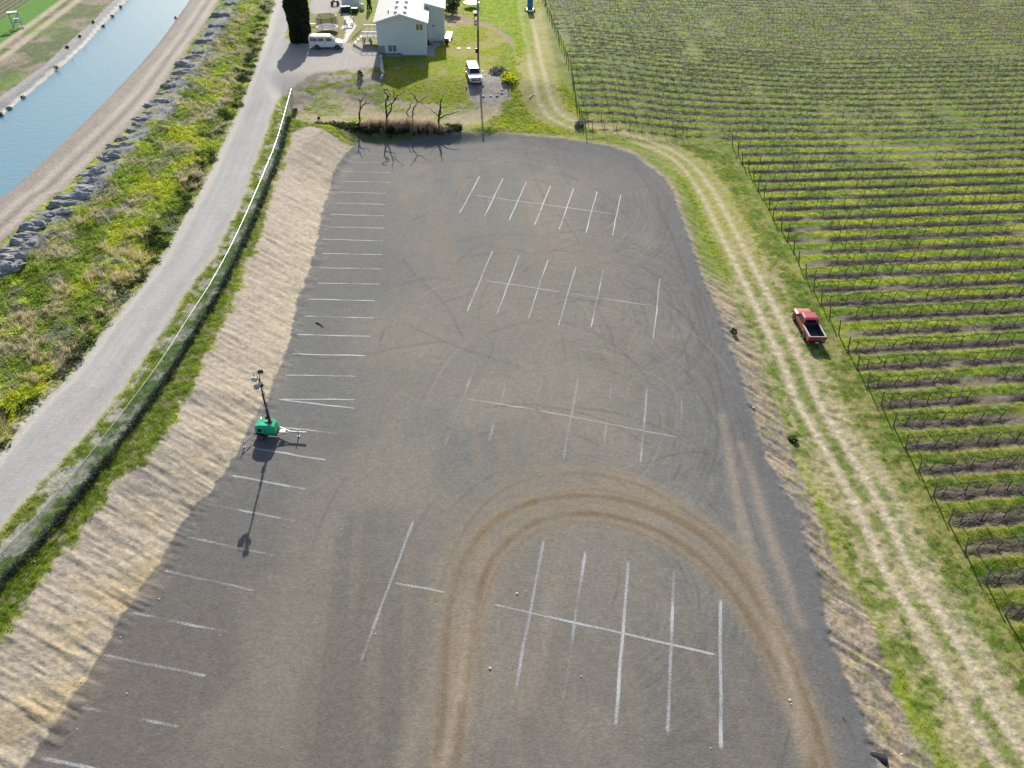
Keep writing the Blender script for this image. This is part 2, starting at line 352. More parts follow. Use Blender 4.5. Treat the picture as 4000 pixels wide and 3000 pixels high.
    col = mixc(col, blend(C(.30, .31, .01), C(.14, .20, .015), sst(.4, .6, n3)), sst(1.8, 3.2, dT)*ml*(.3+.6*sst(.4, .6, fbm(X*.25, Y*.25, 91))))
    ml = sst(125, 135, Y)*sst(-14, -8, X)*sst(3, 1, X)
    col = mixc(col, blend(C(.13, .24, .01), C(.22, .30, .01), sst(.4, .6, n3)), ml*.7)
    # vineyard floor
    m = sst(.6, -.6, D['vine'])
    rr = rows_coord(X, Y)+.10*(fbm(X*.5, Y*.5, 95)-.5); ph = rr-np.round(rr)
    vg = blend(C(.12, .20, .012), C(.23, .29, .012), sst(.35, .65, fbm(X*.25, Y*.7, 97)))
    vg = mixc(vg, blend(C(.085, .145, .02), C(.17, .19, .04), sst(.35, .65, n2)), sst(75, 32, Y)*.75)
    vg = mixc(vg, C(.13, .215, .016), sst(85, 130, Y)*.6)
    vg = vg*(.7+.6*vnoise(X*2.4, Y*3.4, 98))[:, None]
    vg = mixc(vg, C(.29, .27, .08), np.exp(-((ph+.27)/.07)**2)*.8*sst(.3, .55, n2+.1)*(1-.75*sst(70, 110, Y)))
    bw = .245+.05*(n2-.5)
    bare = sst(bw+.05, bw-.05, np.abs(ph-.0))*(.78+.22*sst(.25, .45, fbm(X*.1, Y*.3, 99)+.05))
    vb = blend(C(.115, .09, .08), C(.20, .165, .14), vnoise(X*1.8, Y*5, 101))
    edge = sst(.3, -1.8, D['vine'])
    vg = mixc(vg, vb, bare*.9*edge*(.35+.65*sst(20, 40, Y)))
    lush = sst(.52, .62, fbm(X*.06+3, Y*.08, 103))
    col = mixc(col, vg, m)
    # yard
    ml = sst(.3, -.3, D['lawn'])
    lw = blend(C(.26, .25, .035), C(.20, .25, .015), sst(.35, .6, n1)); lw = mixc(lw, C(.26, .21, .08), sst(.5, .7, n2)*.5)
    lw = mixc(lw, C(.11, .22, .01), sst(-6, -1, X)*sst(.4, .6, n2)*.7)
    lw = lw*(.85+.3*n4)[:, None]
    col = mixc(col, lw, ml)
    mdy = sst(.8, -.8, D['dryyard'])*(1-ml)
    dy_ = blend(C(.24, .26, .09), C(.36, .31, .19), sst(.38, .62, fbm(X*.35, Y*.6, 141))); dy_ = mixc(dy_, C(.22, .31, .02), sst(.55, .68, fbm(X*.3+4, Y*.5, 143))*.9)
    col = mixc(col, dy_*(.8+.4*n4)[:, None], mdy)
    col = mixc(col, blend(C(.16, .20, .03), C(.24, .21, .09), n2), sst(.3, -.3, D['lawn2']))
    md = sst(.4, -.4, D['dirtb'])
    db = blend(C(.33, .29, .22), C(.20, .18, .14), sst(.4, .65, fbm(X*.5, Y*.9, 105))); db = mixc(db, C(.15, .2, .03), sst(.52, .62, fbm(X*.35, Y*.5, 107))*.9)
    col = mixc(col, db, md)
    col = mixc(col, blend(C(.37, .35, .32), C(.33, .32, .30), n2), sst(.35, -.35, np.minimum(D['drive'], D['drive2'])))
    col = mixc(col, blend(C(.33, .31, .28), C(.25, .22, .19), sst(.4, .6, n3)), sst(.4, -.4, D['carpad']))
    col = mixc(col, blend(C(.36, .26, .17), C(.2, .16, .12), n3), sst(.4, -.4, D['mulch']))
    pt = C(.62, .6, .57); col = mixc(col, pt, sst(.05, -.05, D['path'])); col = mixc(col, C(.34, .34, .34), sst(.05, -.05, D['patio']))
    # dark weedy bank, hedge shade partly in its colour; sandy lip round the lot
    mlip = sst(0, .15, lotd)*sst(1.1, .5, lotd+.5*D['wx'])*sst(70, 80, Y)*(X > -14)
    col = mixc(col, C(.30, .25, .18), mlip*.85)
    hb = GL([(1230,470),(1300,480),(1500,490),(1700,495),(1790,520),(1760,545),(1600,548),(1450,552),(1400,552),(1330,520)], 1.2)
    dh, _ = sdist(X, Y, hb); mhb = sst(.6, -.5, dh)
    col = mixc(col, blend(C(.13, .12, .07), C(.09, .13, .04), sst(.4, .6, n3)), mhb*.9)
    # ------------------------------------------------ the lot: grey gravel, worn by tyres
    m = sst(.12, -.12, lotd)
    cen = sst(2, 14, -lotd)
    L = blend(C(.150, .156, .155), C(.196, .190, .170), np.clip(cen*.7+(n1-.5)*1.4-.25*sst(70, 100, Y), 0, 1))  # greyer far end puts haze and backlight into the gravel colour
    L = mixc(L, C(.128, .116, .106), sst(48, 18, Y)*sst(8, -16, X)*.75)
    L = mixc(L, C(.140, .130, .117), sst(34, 16, Y)*.6)
    L = mixc(L, C(.125, .128, .135), sst(4.5, 1.0, -lotd)*(X > 0)*.8)
    L = mixc(L, C(.225, .205, .175), sst(.46, .7, fbm(X*.16+5, Y*.12, 111))*cen*.7)
    cx, cy = G(1180*OV, 480*OV)[:2]
    for (qx, qy, qr, s) in ((*G(1150*OV, 430*OV)[:2], 20, 121), (*G(1240*OV, 660*OV)[:2], 15, 123), (*G(1290*OV, 900*OV)[:2], 13, 125), (*G(1230*OV, 1280*OV)[:2], 13, 127)):
        r = np.hypot(X-qx, Y-qy); th = np.arctan2(Y-qy, X-qx)
        wr = fbm(X*.08, Y*.08, s)*3
        stn = fbm((r+wr)*2.6, th*2.6, s)*.45+.55*vnoise((r+wr)*6.0, th*4.0, s+1)
        wgt = sst(.2, .5, r/qr)*sst(1.25, .9, r/qr)*sst(-.3, .5, (X-qx)/qr+.3*(Y-qy)/qr)
        L = L*(1+(.50*(stn-.5)*wgt))[:, None]
        L = mixc(L, C(.095, .085, .08), sst(.62, .72, stn)*wgt*.42)
    for t in THIN:
        for off in (0,):
            d, a = sdist(X, Y, t, closed=False, margin=2)
            k = np.exp(-(d/.11)**2)*sst(.3, .55, vnoise(a*.35, a*0, 131)+.2)
            L = mixc(L, C(.08, .072, .068), np.clip(k*.42, 0, 1))
    q_ = np.random.default_rng(77)
    for i in range(120):                                   # many short turning marks round the bays
        bx_, by_ = G(*[(1130*OV, 430*OV), (1230*OV, 640*OV), (1250*OV, 880*OV), (1200*OV, 1250*OV), (1000*OV, 760*OV), (1400*OV, 700*OV)][i % 6])[:2]
        rr_ = q_.uniform(5, 17); a0_ = q_.uniform(-1.0, 2.9); sp_ = q_.uniform(.25, 1.0); ox, oy_ = q_.normal(0, 2.2, 2)
        tt = np.linspace(a0_, a0_+sp_, 9); arc_ = np.column_stack([bx_+ox+rr_*np.cos(tt), by_+oy_+rr_*1.15*np.sin(tt)])
        d, a = sdist(X, Y, arc_, closed=False, margin=.5)
        k = np.exp(-(d/.10)**2)*np.sin(np.clip(a/(a.max()+1e-6), 0, 1)*pi)*q_.uniform(.2, .55)
        L = mixc(L, C(.08, .072, .066) if i % 4 else C(.30, .27, .22), np.clip(k, 0, 1))
    for A, hw, st_ in ((ARC_3, .16, .62), (ARC_4, .14, .39), (ARC_5, .13, .39), (ARC_6, .13, .55), (ARC_7, .14, .39), (ARC_8, .13, .55), (ARC_OUT, .27, 1.0), (ARC_IN, .25, .95)):
        d, a = sdist(X, Y, A, closed=False, margin=4)
        sg = vnoise(a*.25, d*0, 133); hw = hw*(.75+.5*vnoise(a*.3+hw*90, d*0, 134)) if hw > .2 else hw
        fine = .55+.45*np.cos(d*2*pi/.22)
        arcpos = a/a.max()
        pale = np.exp(-((d-hw*1.6)/.34)**2)*(.4+.9*sg)
        L = mixc(L, C(.25, .205, .145), pale*st_*.55)
        k = np.exp(-(d/hw)**4)
        L = mixc(L, C(.165, .115, .066) if st_ > .5 else (C(.27, .215, .145) if st_ < .4 else C(.12, .095, .07)), k*st_*(.62+.45*fine*sg*1.6)*.95)
    d, a = sdist(X, Y, ARC_OUT, closed=False, margin=6)
    L = mixc(L, C(.215, .185, .14), np.exp(-(d/1.6)**2)*.3*sst(.35, .6, vnoise(d*3, a*.12, 135)+.1))
    for i, t in enumerate(DUST):
        d, a = sdist(X, Y, t, closed=False, margin=4)
        L = mixc(L, C(.30, .255, .20), np.exp(-(d/(.45 if i < 4 else .6))**2)*(.55 if i < 4 else .3)*(.5+.9*vnoise(a*.3, d, 137)))
    # wheel wear along stall lines of the middle bays
    L = mixc(L, C(.20, .178, .15), sst(.55, .75, vnoise(X*1.1+Y*.12, Y*.10, 139))*cen*.5)
    # sand washed over the left edge
    L = mixc(L, C(.32, .26, .19), sst(2.2, 0, xat(wLLs, Y)*0+(X-xat(wLLs, Y)))*sst(.5, .7, n2)*.35)
    L = L*(np.array([.96, .95, .925])[None, :])*(.90+.12*n3+.10*n4)[:, None]
    col = mixc(col, L, m)
    return np.clip(col, .01, .85), D

def zfull(X, Y, D=None, micro=True):
    shp = np.shape(X); X = np.ravel(np.asarray(X, float)); Y = np.ravel(np.asarray(Y, float))
    z = zbase(X, Y)
    if micro:
        if D is None: D = zones(X, Y)
        lot = sst(.1, -.5, D['lot'])
        hard = np.maximum.reduce([lot, sst(.5, -.3, D['road']), sst(.4, -.3, D['canalroad']), sst(.3, -.1, D['lining']), sst(.5, -.5, D['drive']), sst(.4, -.3, D['path']), sst(.4, -.3, D['patio'])])
        yard = np.maximum(sst(.5, -.5, D['lawn']), sst(.5, -.5, D['lawn2']))
        sl = sst(.4, -.6, D['slope']); sand = np.maximum(sst(.4, -.4, D['sand']), sst(.5, -.5, D['corner'])*(1-lot)); rs = sst(.4, -.4, D['rslope'])
        soft = (1-hard)*(1-.8*yard)
        z = z+soft*(.16*(fbm(X*1.9, Y*1.9, 201)-.5)*(1-.6*sand))
        z = z+sl*(.70*(fbm(X*.42, Y*.32, 203)-.5)+.22*(fbm(X*1.5, Y*1.2, 205)-.5))
        gr = vnoise((Y+X*.35)*2.2, (X-Y*.2)*.28, 63); gr2 = vnoise((Y+X*.35)*4.6, (X-Y*.2)*.7, 64)
        z = z+sand*(-.075*(gr-.5)-.065*(gr2-.5)+.03*(vnoise(X*3.3, Y*3.3, 65)-.5)+.10*(fbm(X*.5, Y*.5, 207)-.5))
        gq = vnoise((Y+X*.45)*2.3, (X-Y*.3)*.35, 71)
        z = z+rs*(1-lot)*(-.15*(gq-.5))
        vi = sst(.5, -.5, D['vine']); z = z+vi*(.10*(vnoise(X*1.3, Y*1.3, 209)-.5))
        tr = np.exp(-((D['track']-1.0)/.4)**2); z = z-.05*tr*(1-vi)
        z = z+hard*.012*(vnoise(X*2, Y*2, 211)-.5)
    return z.reshape(shp)
def zg(x, y, micro=True):
    return float(zfull(np.array([float(x)]), np.array([float(y)]), micro=micro)[0])
def at(px, py, it=4):
    """ground point seen at a photo pixel"""
    z = 1.0
    for _ in range(it+3):
        g = G(px, py, z); z = .4*z+.6*float(zbase(np.array([g[0]]), np.array([g[1]]))[0])
    g = G(px, py, z); return np.array([g[0], g[1], zg(g[0], g[1])])

# ------------------------------------------------------------------ helpers for objects
COL = sc.collection
def tag(o, label=None, cat=None, group=None, kind=None):
    if label: o['label'] = label
    if cat: o['category'] = cat
    if group: o['group'] = group
    if kind: o['kind'] = kind
    return o
def mesh_obj(name, verts, faces, mats, parent=None, smooth=False, fm=None):
    me = bpy.data.meshes.new(name); me.from_pydata([tuple(map(float, v)) for v in verts], [], faces)
    for m in (mats if isinstance(mats, (list, tuple)) else [mats]): me.materials.append(m)
    if fm is not None: me.polygons.foreach_set('material_index', fm)
    if smooth: me.polygons.foreach_set('use_smooth', [True]*len(me.polygons))
    me.update(); o = bpy.data.objects.new(name, me); COL.objects.link(o)
    if parent is not None: o.parent = parent
    return o
def empty(name, loc, rz=0, label=None, cat=None, group=None):
    o = bpy.data.objects.new(name, None); COL.objects.link(o); o.location = [float(c) for c in loc]; o.rotation_euler = (0, 0, rz)
    o.empty_display_size = .3
    return tag(o, label, cat, group)
class MB:
    def __init__(s): s.v = []; s.f = []
    def add(s, v, f):
        b = len(s.v); s.v += [tuple(map(float, p)) for p in v]; s.f += [tuple(b+i for i in q) for q in f]; return s
    def box(s, c, d, rz=0, ch=0):
        x, y, z = [k/2 for k in d]; vs = [(-x,-y,-z),(x,-y,-z),(x,y,-z),(-x,y,-z),(-x,-y,z),(x,-y,z),(x,y,z),(-x,y,z)]
        cr, sr = cos(rz), sin(rz)
        vs = [(c[0]+a*cr-b*sr, c[1]+a*sr+b*cr, c[2]+e) for a, b, e in vs]
        return s.add(vs, [(3,2,1,0),(4,5,6,7),(0,1,5,4),(1,2,6,5),(2,3,7,6),(3,0,4,7)])
    def tube(s, pts, r, n=6, cap=True):
        pts = [Vector([float(c) for c in p]) for p in pts]; r = r if isinstance(r, (list, tuple)) else [r]*len(pts)
        V = []; Fc = []
        u = None
        for i, p in enumerate(pts):
            t = (pts[min(i+1, len(pts)-1)]-pts[max(i-1, 0)])
            if t.length < 1e-9: t = Vector((0, 0, 1))
            t.normalize()
            if u is None:
                u = t.orthogonal().normalized()
            else:
                u = (u-t*u.dot(t)); u = u.normalized() if u.length > 1e-6 else t.orthogonal().normalized()
            w_ = t.cross(u)
            for k in range(n):
                a = 2*pi*k/n; V.append(p+(u*cos(a)+w_*sin(a))*r[i])
        for i in range(len(pts)-1):
            for k in range(n):
                Fc.append((i*n+k, i*n+(k+1) % n, (i+1)*n+(k+1) % n, (i+1)*n+k))
        if cap:
            Fc.append(tuple(range(n-1, -1, -1))); Fc.append(tuple((len(pts)-1)*n+k for k in range(n)))
        return s.add(V, Fc)
    def prism(s, poly, z0, z1):
        n = len(poly); v = [(p[0], p[1], z0) for p in poly]+[(p[0], p[1], z1) for p in poly]
        return s.add(v, [tuple(range(n-1, -1, -1)), tuple(range(n, 2*n))]+[(i, (i+1) % n, n+(i+1) % n, n+i) for i in range(n)])
    def panel(s, pts, th=.01):
        """thin plate: outline pts, thickened along its normal both ways"""
        P = [Vector([float(c) for c in p]) for p in pts]; nr = (P[1]-P[0]).cross(P[2]-P[1]).normalized(); n = len(P)
        v = [p+nr*th for p in P]+[p-nr*th for p in P]
        return s.add(v, [tuple(range(n)), tuple(range(2*n-1, n-1, -1))]+[(n+i, n+(i+1) % n, (i+1) % n, i) for i in range(n)])
    def lathe(s, prof, n=16, c=(0, 0, 0), axis='z'):
        V = []; Fc = []
        for r, h in prof:
            for k in range(n):
                a = 2*pi*k/n
                V.append((c[0]+r*cos(a), c[1]+r*sin(a), c[2]+h) if axis == 'z' else (c[0]+r*cos(a), c[1]+h, c[2]+r*sin(a)))
        for i in range(len(prof)-1):
            for k in range(n): Fc.append((i*n+k, i*n+(k+1) % n, (i+1)*n+(k+1) % n, (i+1)*n+k))
        Fc.append(tuple(range(n-1, -1, -1))); Fc.append(tuple((len(prof)-1)*n+k for k in range(n)))
        return s.add(V, Fc)
    def loft(s, secs, closed=True):
        n = len(secs[0]); V = [p for q in secs for p in q]; Fc = []
        for i in range(len(secs)-1):
            for k in range(n if closed else n-1): Fc.append((i*n+k, i*n+(k+1) % n, (i+1)*n+(k+1) % n, (i+1)*n+k))
        Fc.append(tuple(range(n-1, -1, -1))); Fc.append(tuple((len(secs)-1)*n+k for k in range(n)))
        return s.add(V, Fc)
    def build(s, name, mat, parent=None, smooth=False, bevel=0):
        o = mesh_obj(name, s.v, s.f, mat, parent, smooth)
        bm = bmesh.new(); bm.from_mesh(o.data); bmesh.ops.recalc_face_normals(bm, faces=bm.faces)
        if bevel:
            es = [e for e in bm.edges if len(e.link_faces) == 2 and e.calc_face_angle(0) > .5]
            bmesh.ops.bevel(bm, geom=es, offset=bevel, segments=2, affect='EDGES', clamp_overlap=True)
        bm.to_mesh(o.data); bm.free()
        return o
def copy_tree(o, parent=None):
    c = o.copy(); COL.objects.link(c); c.parent = parent
    for ch in list(o.children): copy_tree(ch, c)
    return c

# ------------------------------------------------------------------ materials
def mat(name, col, rough=.6, metal=0, noise=0, nscale=8, bump=0, bscale=30, coat=0, col2=None, trans=0, spec=None):
    m = bpy.data.materials.new(name); m.use_nodes = True; t = m.node_tree; b = t.nodes['Principled BSDF']
    b.inputs['Base Color'].default_value = (*col, 1); b.inputs['Roughness'].default_value = rough; b.inputs['Metallic'].default_value = metal
    if spec is not None: b.inputs['Specular IOR Level'].default_value = spec
    if coat: b.inputs['Coat Weight'].default_value = coat; b.inputs['Coat Roughness'].default_value = .05
    tc = t.nodes.new('ShaderNodeTexCoord')
    if noise or col2:
        n = t.nodes.new('ShaderNodeTexNoise'); n.inputs['Scale'].default_value = nscale; n.inputs['Detail'].default_value = 5; t.links.new(tc.outputs['Object'], n.inputs['Vector'])
        mx = t.nodes.new('ShaderNodeMix'); mx.data_type = 'RGBA'
        c2 = col2 or tuple(c*(1-noise) for c in col)
        mx.inputs[6].default_value = (*col, 1); mx.inputs[7].default_value = (*c2, 1)
        mr = t.nodes.new('ShaderNodeMapRange'); mr.inputs[1].default_value = .35; mr.inputs[2].default_value = .65
        t.links.new(n.outputs[0], mr.inputs[0]); t.links.new(mr.outputs[0], mx.inputs[0]); t.links.new(mx.outputs[2], b.inputs['Base Color'])
    if bump:
        n2 = t.nodes.new('ShaderNodeTexNoise'); n2.inputs['Scale'].default_value = bscale; n2.inputs['Detail'].default_value = 4; t.links.new(tc.outputs['Object'], n2.inputs['Vector'])
        bp = t.nodes.new('ShaderNodeBump'); bp.inputs['Strength'].default_value = bump; bp.inputs['Distance'].default_value = .05
        t.links.new(n2.outputs[0], bp.inputs['Height']); t.links.new(bp.outputs[0], b.inputs['Normal'])
    if trans:
        tr = t.nodes.new('ShaderNodeBsdfTranslucent'); tr.inputs[0].default_value = (*[min(1, c*1.5) for c in col], 1)
        ms = t.nodes.new('ShaderNodeMixShader'); ms.inputs[0].default_value = trans
        out = t.nodes['Material Output']; t.links.new(b.outputs[0], ms.inputs[1]); t.links.new(tr.outputs[0], ms.inputs[2]); t.links.new(ms.outputs[0], out.inputs[0])
    return m

def terrain_mat():
    m = bpy.data.materials.new('ground_surface'); m.use_nodes = True; t = m.node_tree; N = t.nodes; Lk = t.links; b = N['Principled BSDF']
    a = N.new('ShaderNodeAttribute'); a.attribute_name = 'tone'
    g = N.new('ShaderNodeNewGeometry')
    n = N.new('ShaderNodeTexNoise'); n.inputs['Scale'].default_value = 3.3; n.inputs['Detail'].default_value = 7; n.inputs['Roughness'].default_value = .72
    Lk.new(g.outputs['Position'], n.inputs['Vector'])
    mr = N.new('ShaderNodeMapRange'); mr.inputs[1].default_value = .3; mr.inputs[2].default_value = .7; mr.inputs[3].default_value = .72; mr.inputs[4].default_value = 1.28
    Lk.new(n.outputs[0], mr.inputs[0])
    v = N.new('ShaderNodeTexVoronoi'); v.inputs['Scale'].default_value = 9; Lk.new(g.outputs['Position'], v.inputs['Vector'])
    mr2 = N.new('ShaderNodeMapRange'); mr2.inputs[1].default_value = 0; mr2.inputs[2].default_value = 1; mr2.inputs[3].default_value = .86; mr2.inputs[4].default_value = 1.16
    sp = N.new('ShaderNodeSeparateColor'); Lk.new(v.outputs['Color'], sp.inputs[0]); Lk.new(sp.outputs[0], mr2.inputs[0])
    mm = N.new('ShaderNodeMath'); mm.operation = 'MULTIPLY'; Lk.new(mr.outputs[0], mm.inputs[0]); Lk.new(mr2.outputs[0], mm.inputs[1])
    gm = N.new('ShaderNodeMix'); gm.data_type = 'FLOAT'; gm.inputs[2].default_value = 1.0; Lk.new(a.outputs['Alpha'], gm.inputs[0]); Lk.new(mm.outputs[0], gm.inputs[3])
    vm = N.new('ShaderNodeVectorMath'); vm.operation = 'SCALE'; Lk.new(a.outputs['Color'], vm.inputs[0]); Lk.new(gm.outputs[0], vm.inputs['Scale'])
    Lk.new(vm.outputs[0], b.inputs['Base Color']); b.inputs['Roughness'].default_value = .92; b.inputs['Specular IOR Level'].default_value = .25
    n2 = N.new('ShaderNodeTexNoise'); n2.inputs['Scale'].default_value = 7; n2.inputs['Detail'].default_value = 5; Lk.new(g.outputs['Position'], n2.inputs['Vector'])
    bp = N.new('ShaderNodeBump'); bp.inputs['Strength'].default_value = .45; bp.inputs['Distance'].default_value = .06
    Lk.new(n2.outputs[0], bp.inputs['Height']); Lk.new(bp.outputs[0], b.inputs['Normal'])
    return m
M_GROUND = terrain_mat()

# ------------------------------------------------------------------ the terrain sheet
def build_terrain():
    ys = list(np.linspace(3350, -170, 760))
    Yr = [G(2000, y, 0)[1] for y in ys]
    Yr = [-200, -90, -40, -15, -5, 2, 6] + [y for y in Yr if y > 8] + [Yr[-1]*k for k in (1.03, 1.07, 1.13, 1.22, 1.35, 1.6, 2.2, 4, 9, 20)]
    Yr = np.array(Yr)
    u = np.linspace(-1.16, 1.16, 860)
    ue = np.array([1.25, 1.4, 1.7, 2.3, 4, 9, 25])
    u = np.concatenate([-ue[::-1], u, ue])
    hw = np.array([max(22.0, (abs(y)*cos(PITCH)+CAM_H*sin(PITCH))*2000/FPX) for y in Yr])
    X = u[None, :]*hw[:, None]; Y = np.repeat(Yr[:, None], len(u), 1)
    nr, nc = X.shape
    xf, yf = X.ravel(), Y.ravel()
    col, D = paint(xf, yf)
    z = zfull(xf, yf, D)
    grain = 1-.42*sst(.2, -.2, D['lot'])-.6*sst(.3, -.3, D['road'])*(D['lot'] > .3)-.3*sst(.3, -.3, D['sand'])*(D['lot'] > .3)
    V = np.stack([xf, yf, z], 1)
    # zone of each face
    zone = np.zeros(nr*nc, int)
    names = ['ground', 'canal_bank', 'vineyard_ground', 'lawn', 'farm_track', 'weedy_bank', 'sandy_bank', 'canal_lining', 'canal_road', 'gravel_road', 'driveway', 'concrete_path', 'gravel_lot', 'crop_field', 'clay_slope', 'canal_bed', 'patio', 'car_pad']
    ix = {n: i for i, n in enumerate(names)}
    zone[xf < xat(wLO, yf)] = ix['canal_bank']; zone[xf < xat(wFT, yf)-3] = ix['crop_field']
    zone[D['vine'] < 0] = ix['vineyard_ground']; zone[(D['lawn'] < 0) | (D['lawn2'] < 0)] = ix['lawn']; zone[(D['track'] < 1.9) & (yf > 8) & (xf > -1)] = ix['farm_track']
    zone[D['slope'] < 0] = ix['weedy_bank']; zone[D['rslope'] < 0] = ix['clay_slope']; zone[(D['sand'] < 0)] = ix['sandy_bank']; zone[(D['corner'] < 0)] = ix['sandy_bank']
    zone[(xf > xat(wLW, yf)) & (xf < xat(wCW, yf))] = ix['canal_bed']; zone[D['lining'] < 0] = ix['canal_lining']
    zone[D['canalroad'] < 0] = ix['canal_road']; zone[D['road'] < 0] = ix['gravel_road']; zone[(D['drive'] < 0) | (D['drive2'] < 0)] = ix['driveway']
    zone[D['carpad'] < 0] = ix['car_pad']; zone[D['patio'] < 0] = ix['patio']; zone[D['path'] < 0] = ix['concrete_path']; zone[D['lot'] < 0] = ix['gravel_lot']
    I = np.arange(nr*nc).reshape(nr, nc)
    Q = np.stack([I[:-1, :-1], I[:-1, 1:], I[1:, 1:], I[1:, :-1]], -1).reshape(-1, 4)
    zf = zone[Q[:, 0]]
    # smooth normals from the whole sheet
    for k, nm in enumerate(names):
        q = Q[zf == k]
        if len(q) < 30: continue
        used, inv = np.unique(q, return_inverse=True); inv = inv.reshape(-1, 4)
        me = bpy.data.meshes.new(nm); me.vertices.add(len(used)); me.vertices.foreach_set('co', V[used].astype(np.float32).ravel())
        me.loops.add(inv.size); me.loops.foreach_set('vertex_index', inv.astype(np.int32).ravel())
        me.polygons.add(len(inv)); me.polygons.foreach_set('loop_start', np.arange(0, inv.size, 4, dtype=np.int32)); me.polygons.foreach_set('loop_total', np.full(len(inv), 4, np.int32))
        me.polygons.foreach_set('use_smooth', np.ones(len(inv), bool))
        me.update(calc_edges=True)
        at_ = me.attributes.new('tone', 'FLOAT_COLOR', 'POINT'); at_.data.foreach_set('color', np.hstack([col[used], grain[used][:, None]]).astype(np.float32).ravel())
        me.materials.append(M_GROUND)
        o = bpy.data.objects.new(nm, me); COL.objects.link(o); tag(o, kind='structure')
    return
build_terrain()

# ------------------------------------------------------------------ canal water
def water_mat():
    m = bpy.data.materials.new('canal_water'); m.use_nodes = True; t = m.node_tree; N = t.nodes; b = N['Principled BSDF']
    b.inputs['Base Color'].default_value = (.15, .29, .365, 1); b.inputs['Roughness'].default_value = .13; b.inputs['IOR'].default_value = 1.33
    g = N.new('ShaderNodeNewGeometry'); mp = N.new('ShaderNodeMapping'); mp.inputs['Rotation'].default_value = (0, 0, radians(-25)); mp.inputs['Scale'].default_value = (1, 2.6, 1)
    t.links.new(g.outputs['Position'], mp.inputs[0])
    n = N.new('ShaderNodeTexNoise'); n.inputs['Scale'].default_value = .9; n.inputs['Detail'].default_value = 6; n.inputs['Roughness'].default_value = .6; t.links.new(mp.outputs[0], n.inputs['Vector'])
    bp = N.new('ShaderNodeBump'); bp.inputs['Strength'].default_value = .22; bp.inputs['Distance'].default_value = .22
    t.links.new(n.outputs[0], bp.inputs['Height']); t.links.new(bp.outputs[0], b.inputs['Normal'])
    return m
def build_water():
    Ys = np.linspace(40, 330, 60); xa = xat(wLW, Ys)-.15; xb = xat(wCW, Ys)+.3
    V = []; Fc = []
    for y, a, b in zip(Ys, xa, xb): V += [(a, y, Z_WAT), (b, y, Z_WAT)]
    for i in range(len(Ys)-1): Fc.append((2*i, 2*i+1, 2*i+3, 2*i+2))
    tag(mesh_obj('canal_water', V, Fc, water_mat()), kind='structure')
build_water()

# ------------------------------------------------------------------ painted stall lines
def paint_mat():
    m = bpy.data.materials.new('worn_white_paint'); m.use_nodes = True; t = m.node_tree; N = t.nodes; b = N['Principled BSDF']
    b.inputs['Base Color'].default_value = (.45, .47, .48, 1); b.inputs['Roughness'].default_value = .85
    g = N.new('ShaderNodeNewGeometry')
    n = N.new('ShaderNodeTexNoise'); n.inputs['Scale'].default_value = 9; n.inputs['Detail'].default_value = 6; n.inputs['Roughness'].default_value = .8; t.links.new(g.outputs['Position'], n.inputs['Vector'])
    a = N.new('ShaderNodeAttribute'); a.attribute_name = 'cover'
    ad = N.new('ShaderNodeMath'); ad.operation = 'ADD'; t.links.new(n.outputs[0], ad.inputs[0]); t.links.new(a.outputs['Fac'], ad.inputs[1])
    mr = N.new('ShaderNodeMapRange'); mr.inputs[1].default_value = .77; mr.inputs[2].default_value = 1.14; t.links.new(ad.outputs[0], mr.inputs[0])
    tr = N.new('ShaderNodeBsdfTransparent'); ms = N.new('ShaderNodeMixShader')
    t.links.new(mr.outputs[0], ms.inputs[0]); t.links.new(tr.outputs[0], ms.inputs[1]); t.links.new(b.outputs[0], ms.inputs[2]); t.links.new(ms.outputs[0], N['Material Output'].inputs[0])
    return m
M_PAINT = paint_mat()
lot_obj = bpy.data.objects['gravel_lot']
def stall_line(p0, p1, strength=.6, fade=0, wd=.13):
    a = G(*p0)[:2]; b = G(*p1)[:2]; n = max(6, int(np.linalg.norm(b-a)/.25)); d = (b-a)/np.linalg.norm(b-a); nn = np.array([-d[1], d[0]])
    s = rnd.random()*50; NEAR = -.05 if a[1] > 62 else .01; wd = wd*(.85 if a[1] > 62 else 1.12)
    V = []; cov = []
    T = np.linspace(0, 1, n)
    P = a[None]+(b-a)[None]*T[:, None]
    P = P+nn[None]*((vnoise(T*6+s, T*0, 301)-.5)*.08)[:, None]
    for j, o in enumerate((-wd*1.4, -wd*.45, wd*.45, wd*1.4)):
        q = P+nn[None]*o
        zz = zfull(q[:, 0], q[:, 1])+.012
        V += [(q[i, 0], q[i, 1], zz[i]) for i in range(n)]
        for i in range(n):
            e = (strength+NEAR)*(.85+.4*(vnoise(T[i]*7+s, 0.3, 303)-.35))-.6*fade*vnoise(T[i]*2.6+s, .7, 305)
            if fade < 0: e = strength+fade*T[i]
            e *= min(1, T[i]*25+.2, (1-T[i])*25+.2)
            cov.append(max(-.5, e if j in (1, 2) else e*.25-.08))
    Fc = [(j*n+i, j*n+i+1, (j+1)*n+i+1, (j+1)*n+i) for j in range(3) for i in range(n-1)]
    o = mesh_obj('painted_line', V, Fc, M_PAINT, lot_obj)
    at_ = o.data.attributes.new('cover', 'FLOAT', 'POINT'); at_.data.foreach_set('value', cov)
    return o
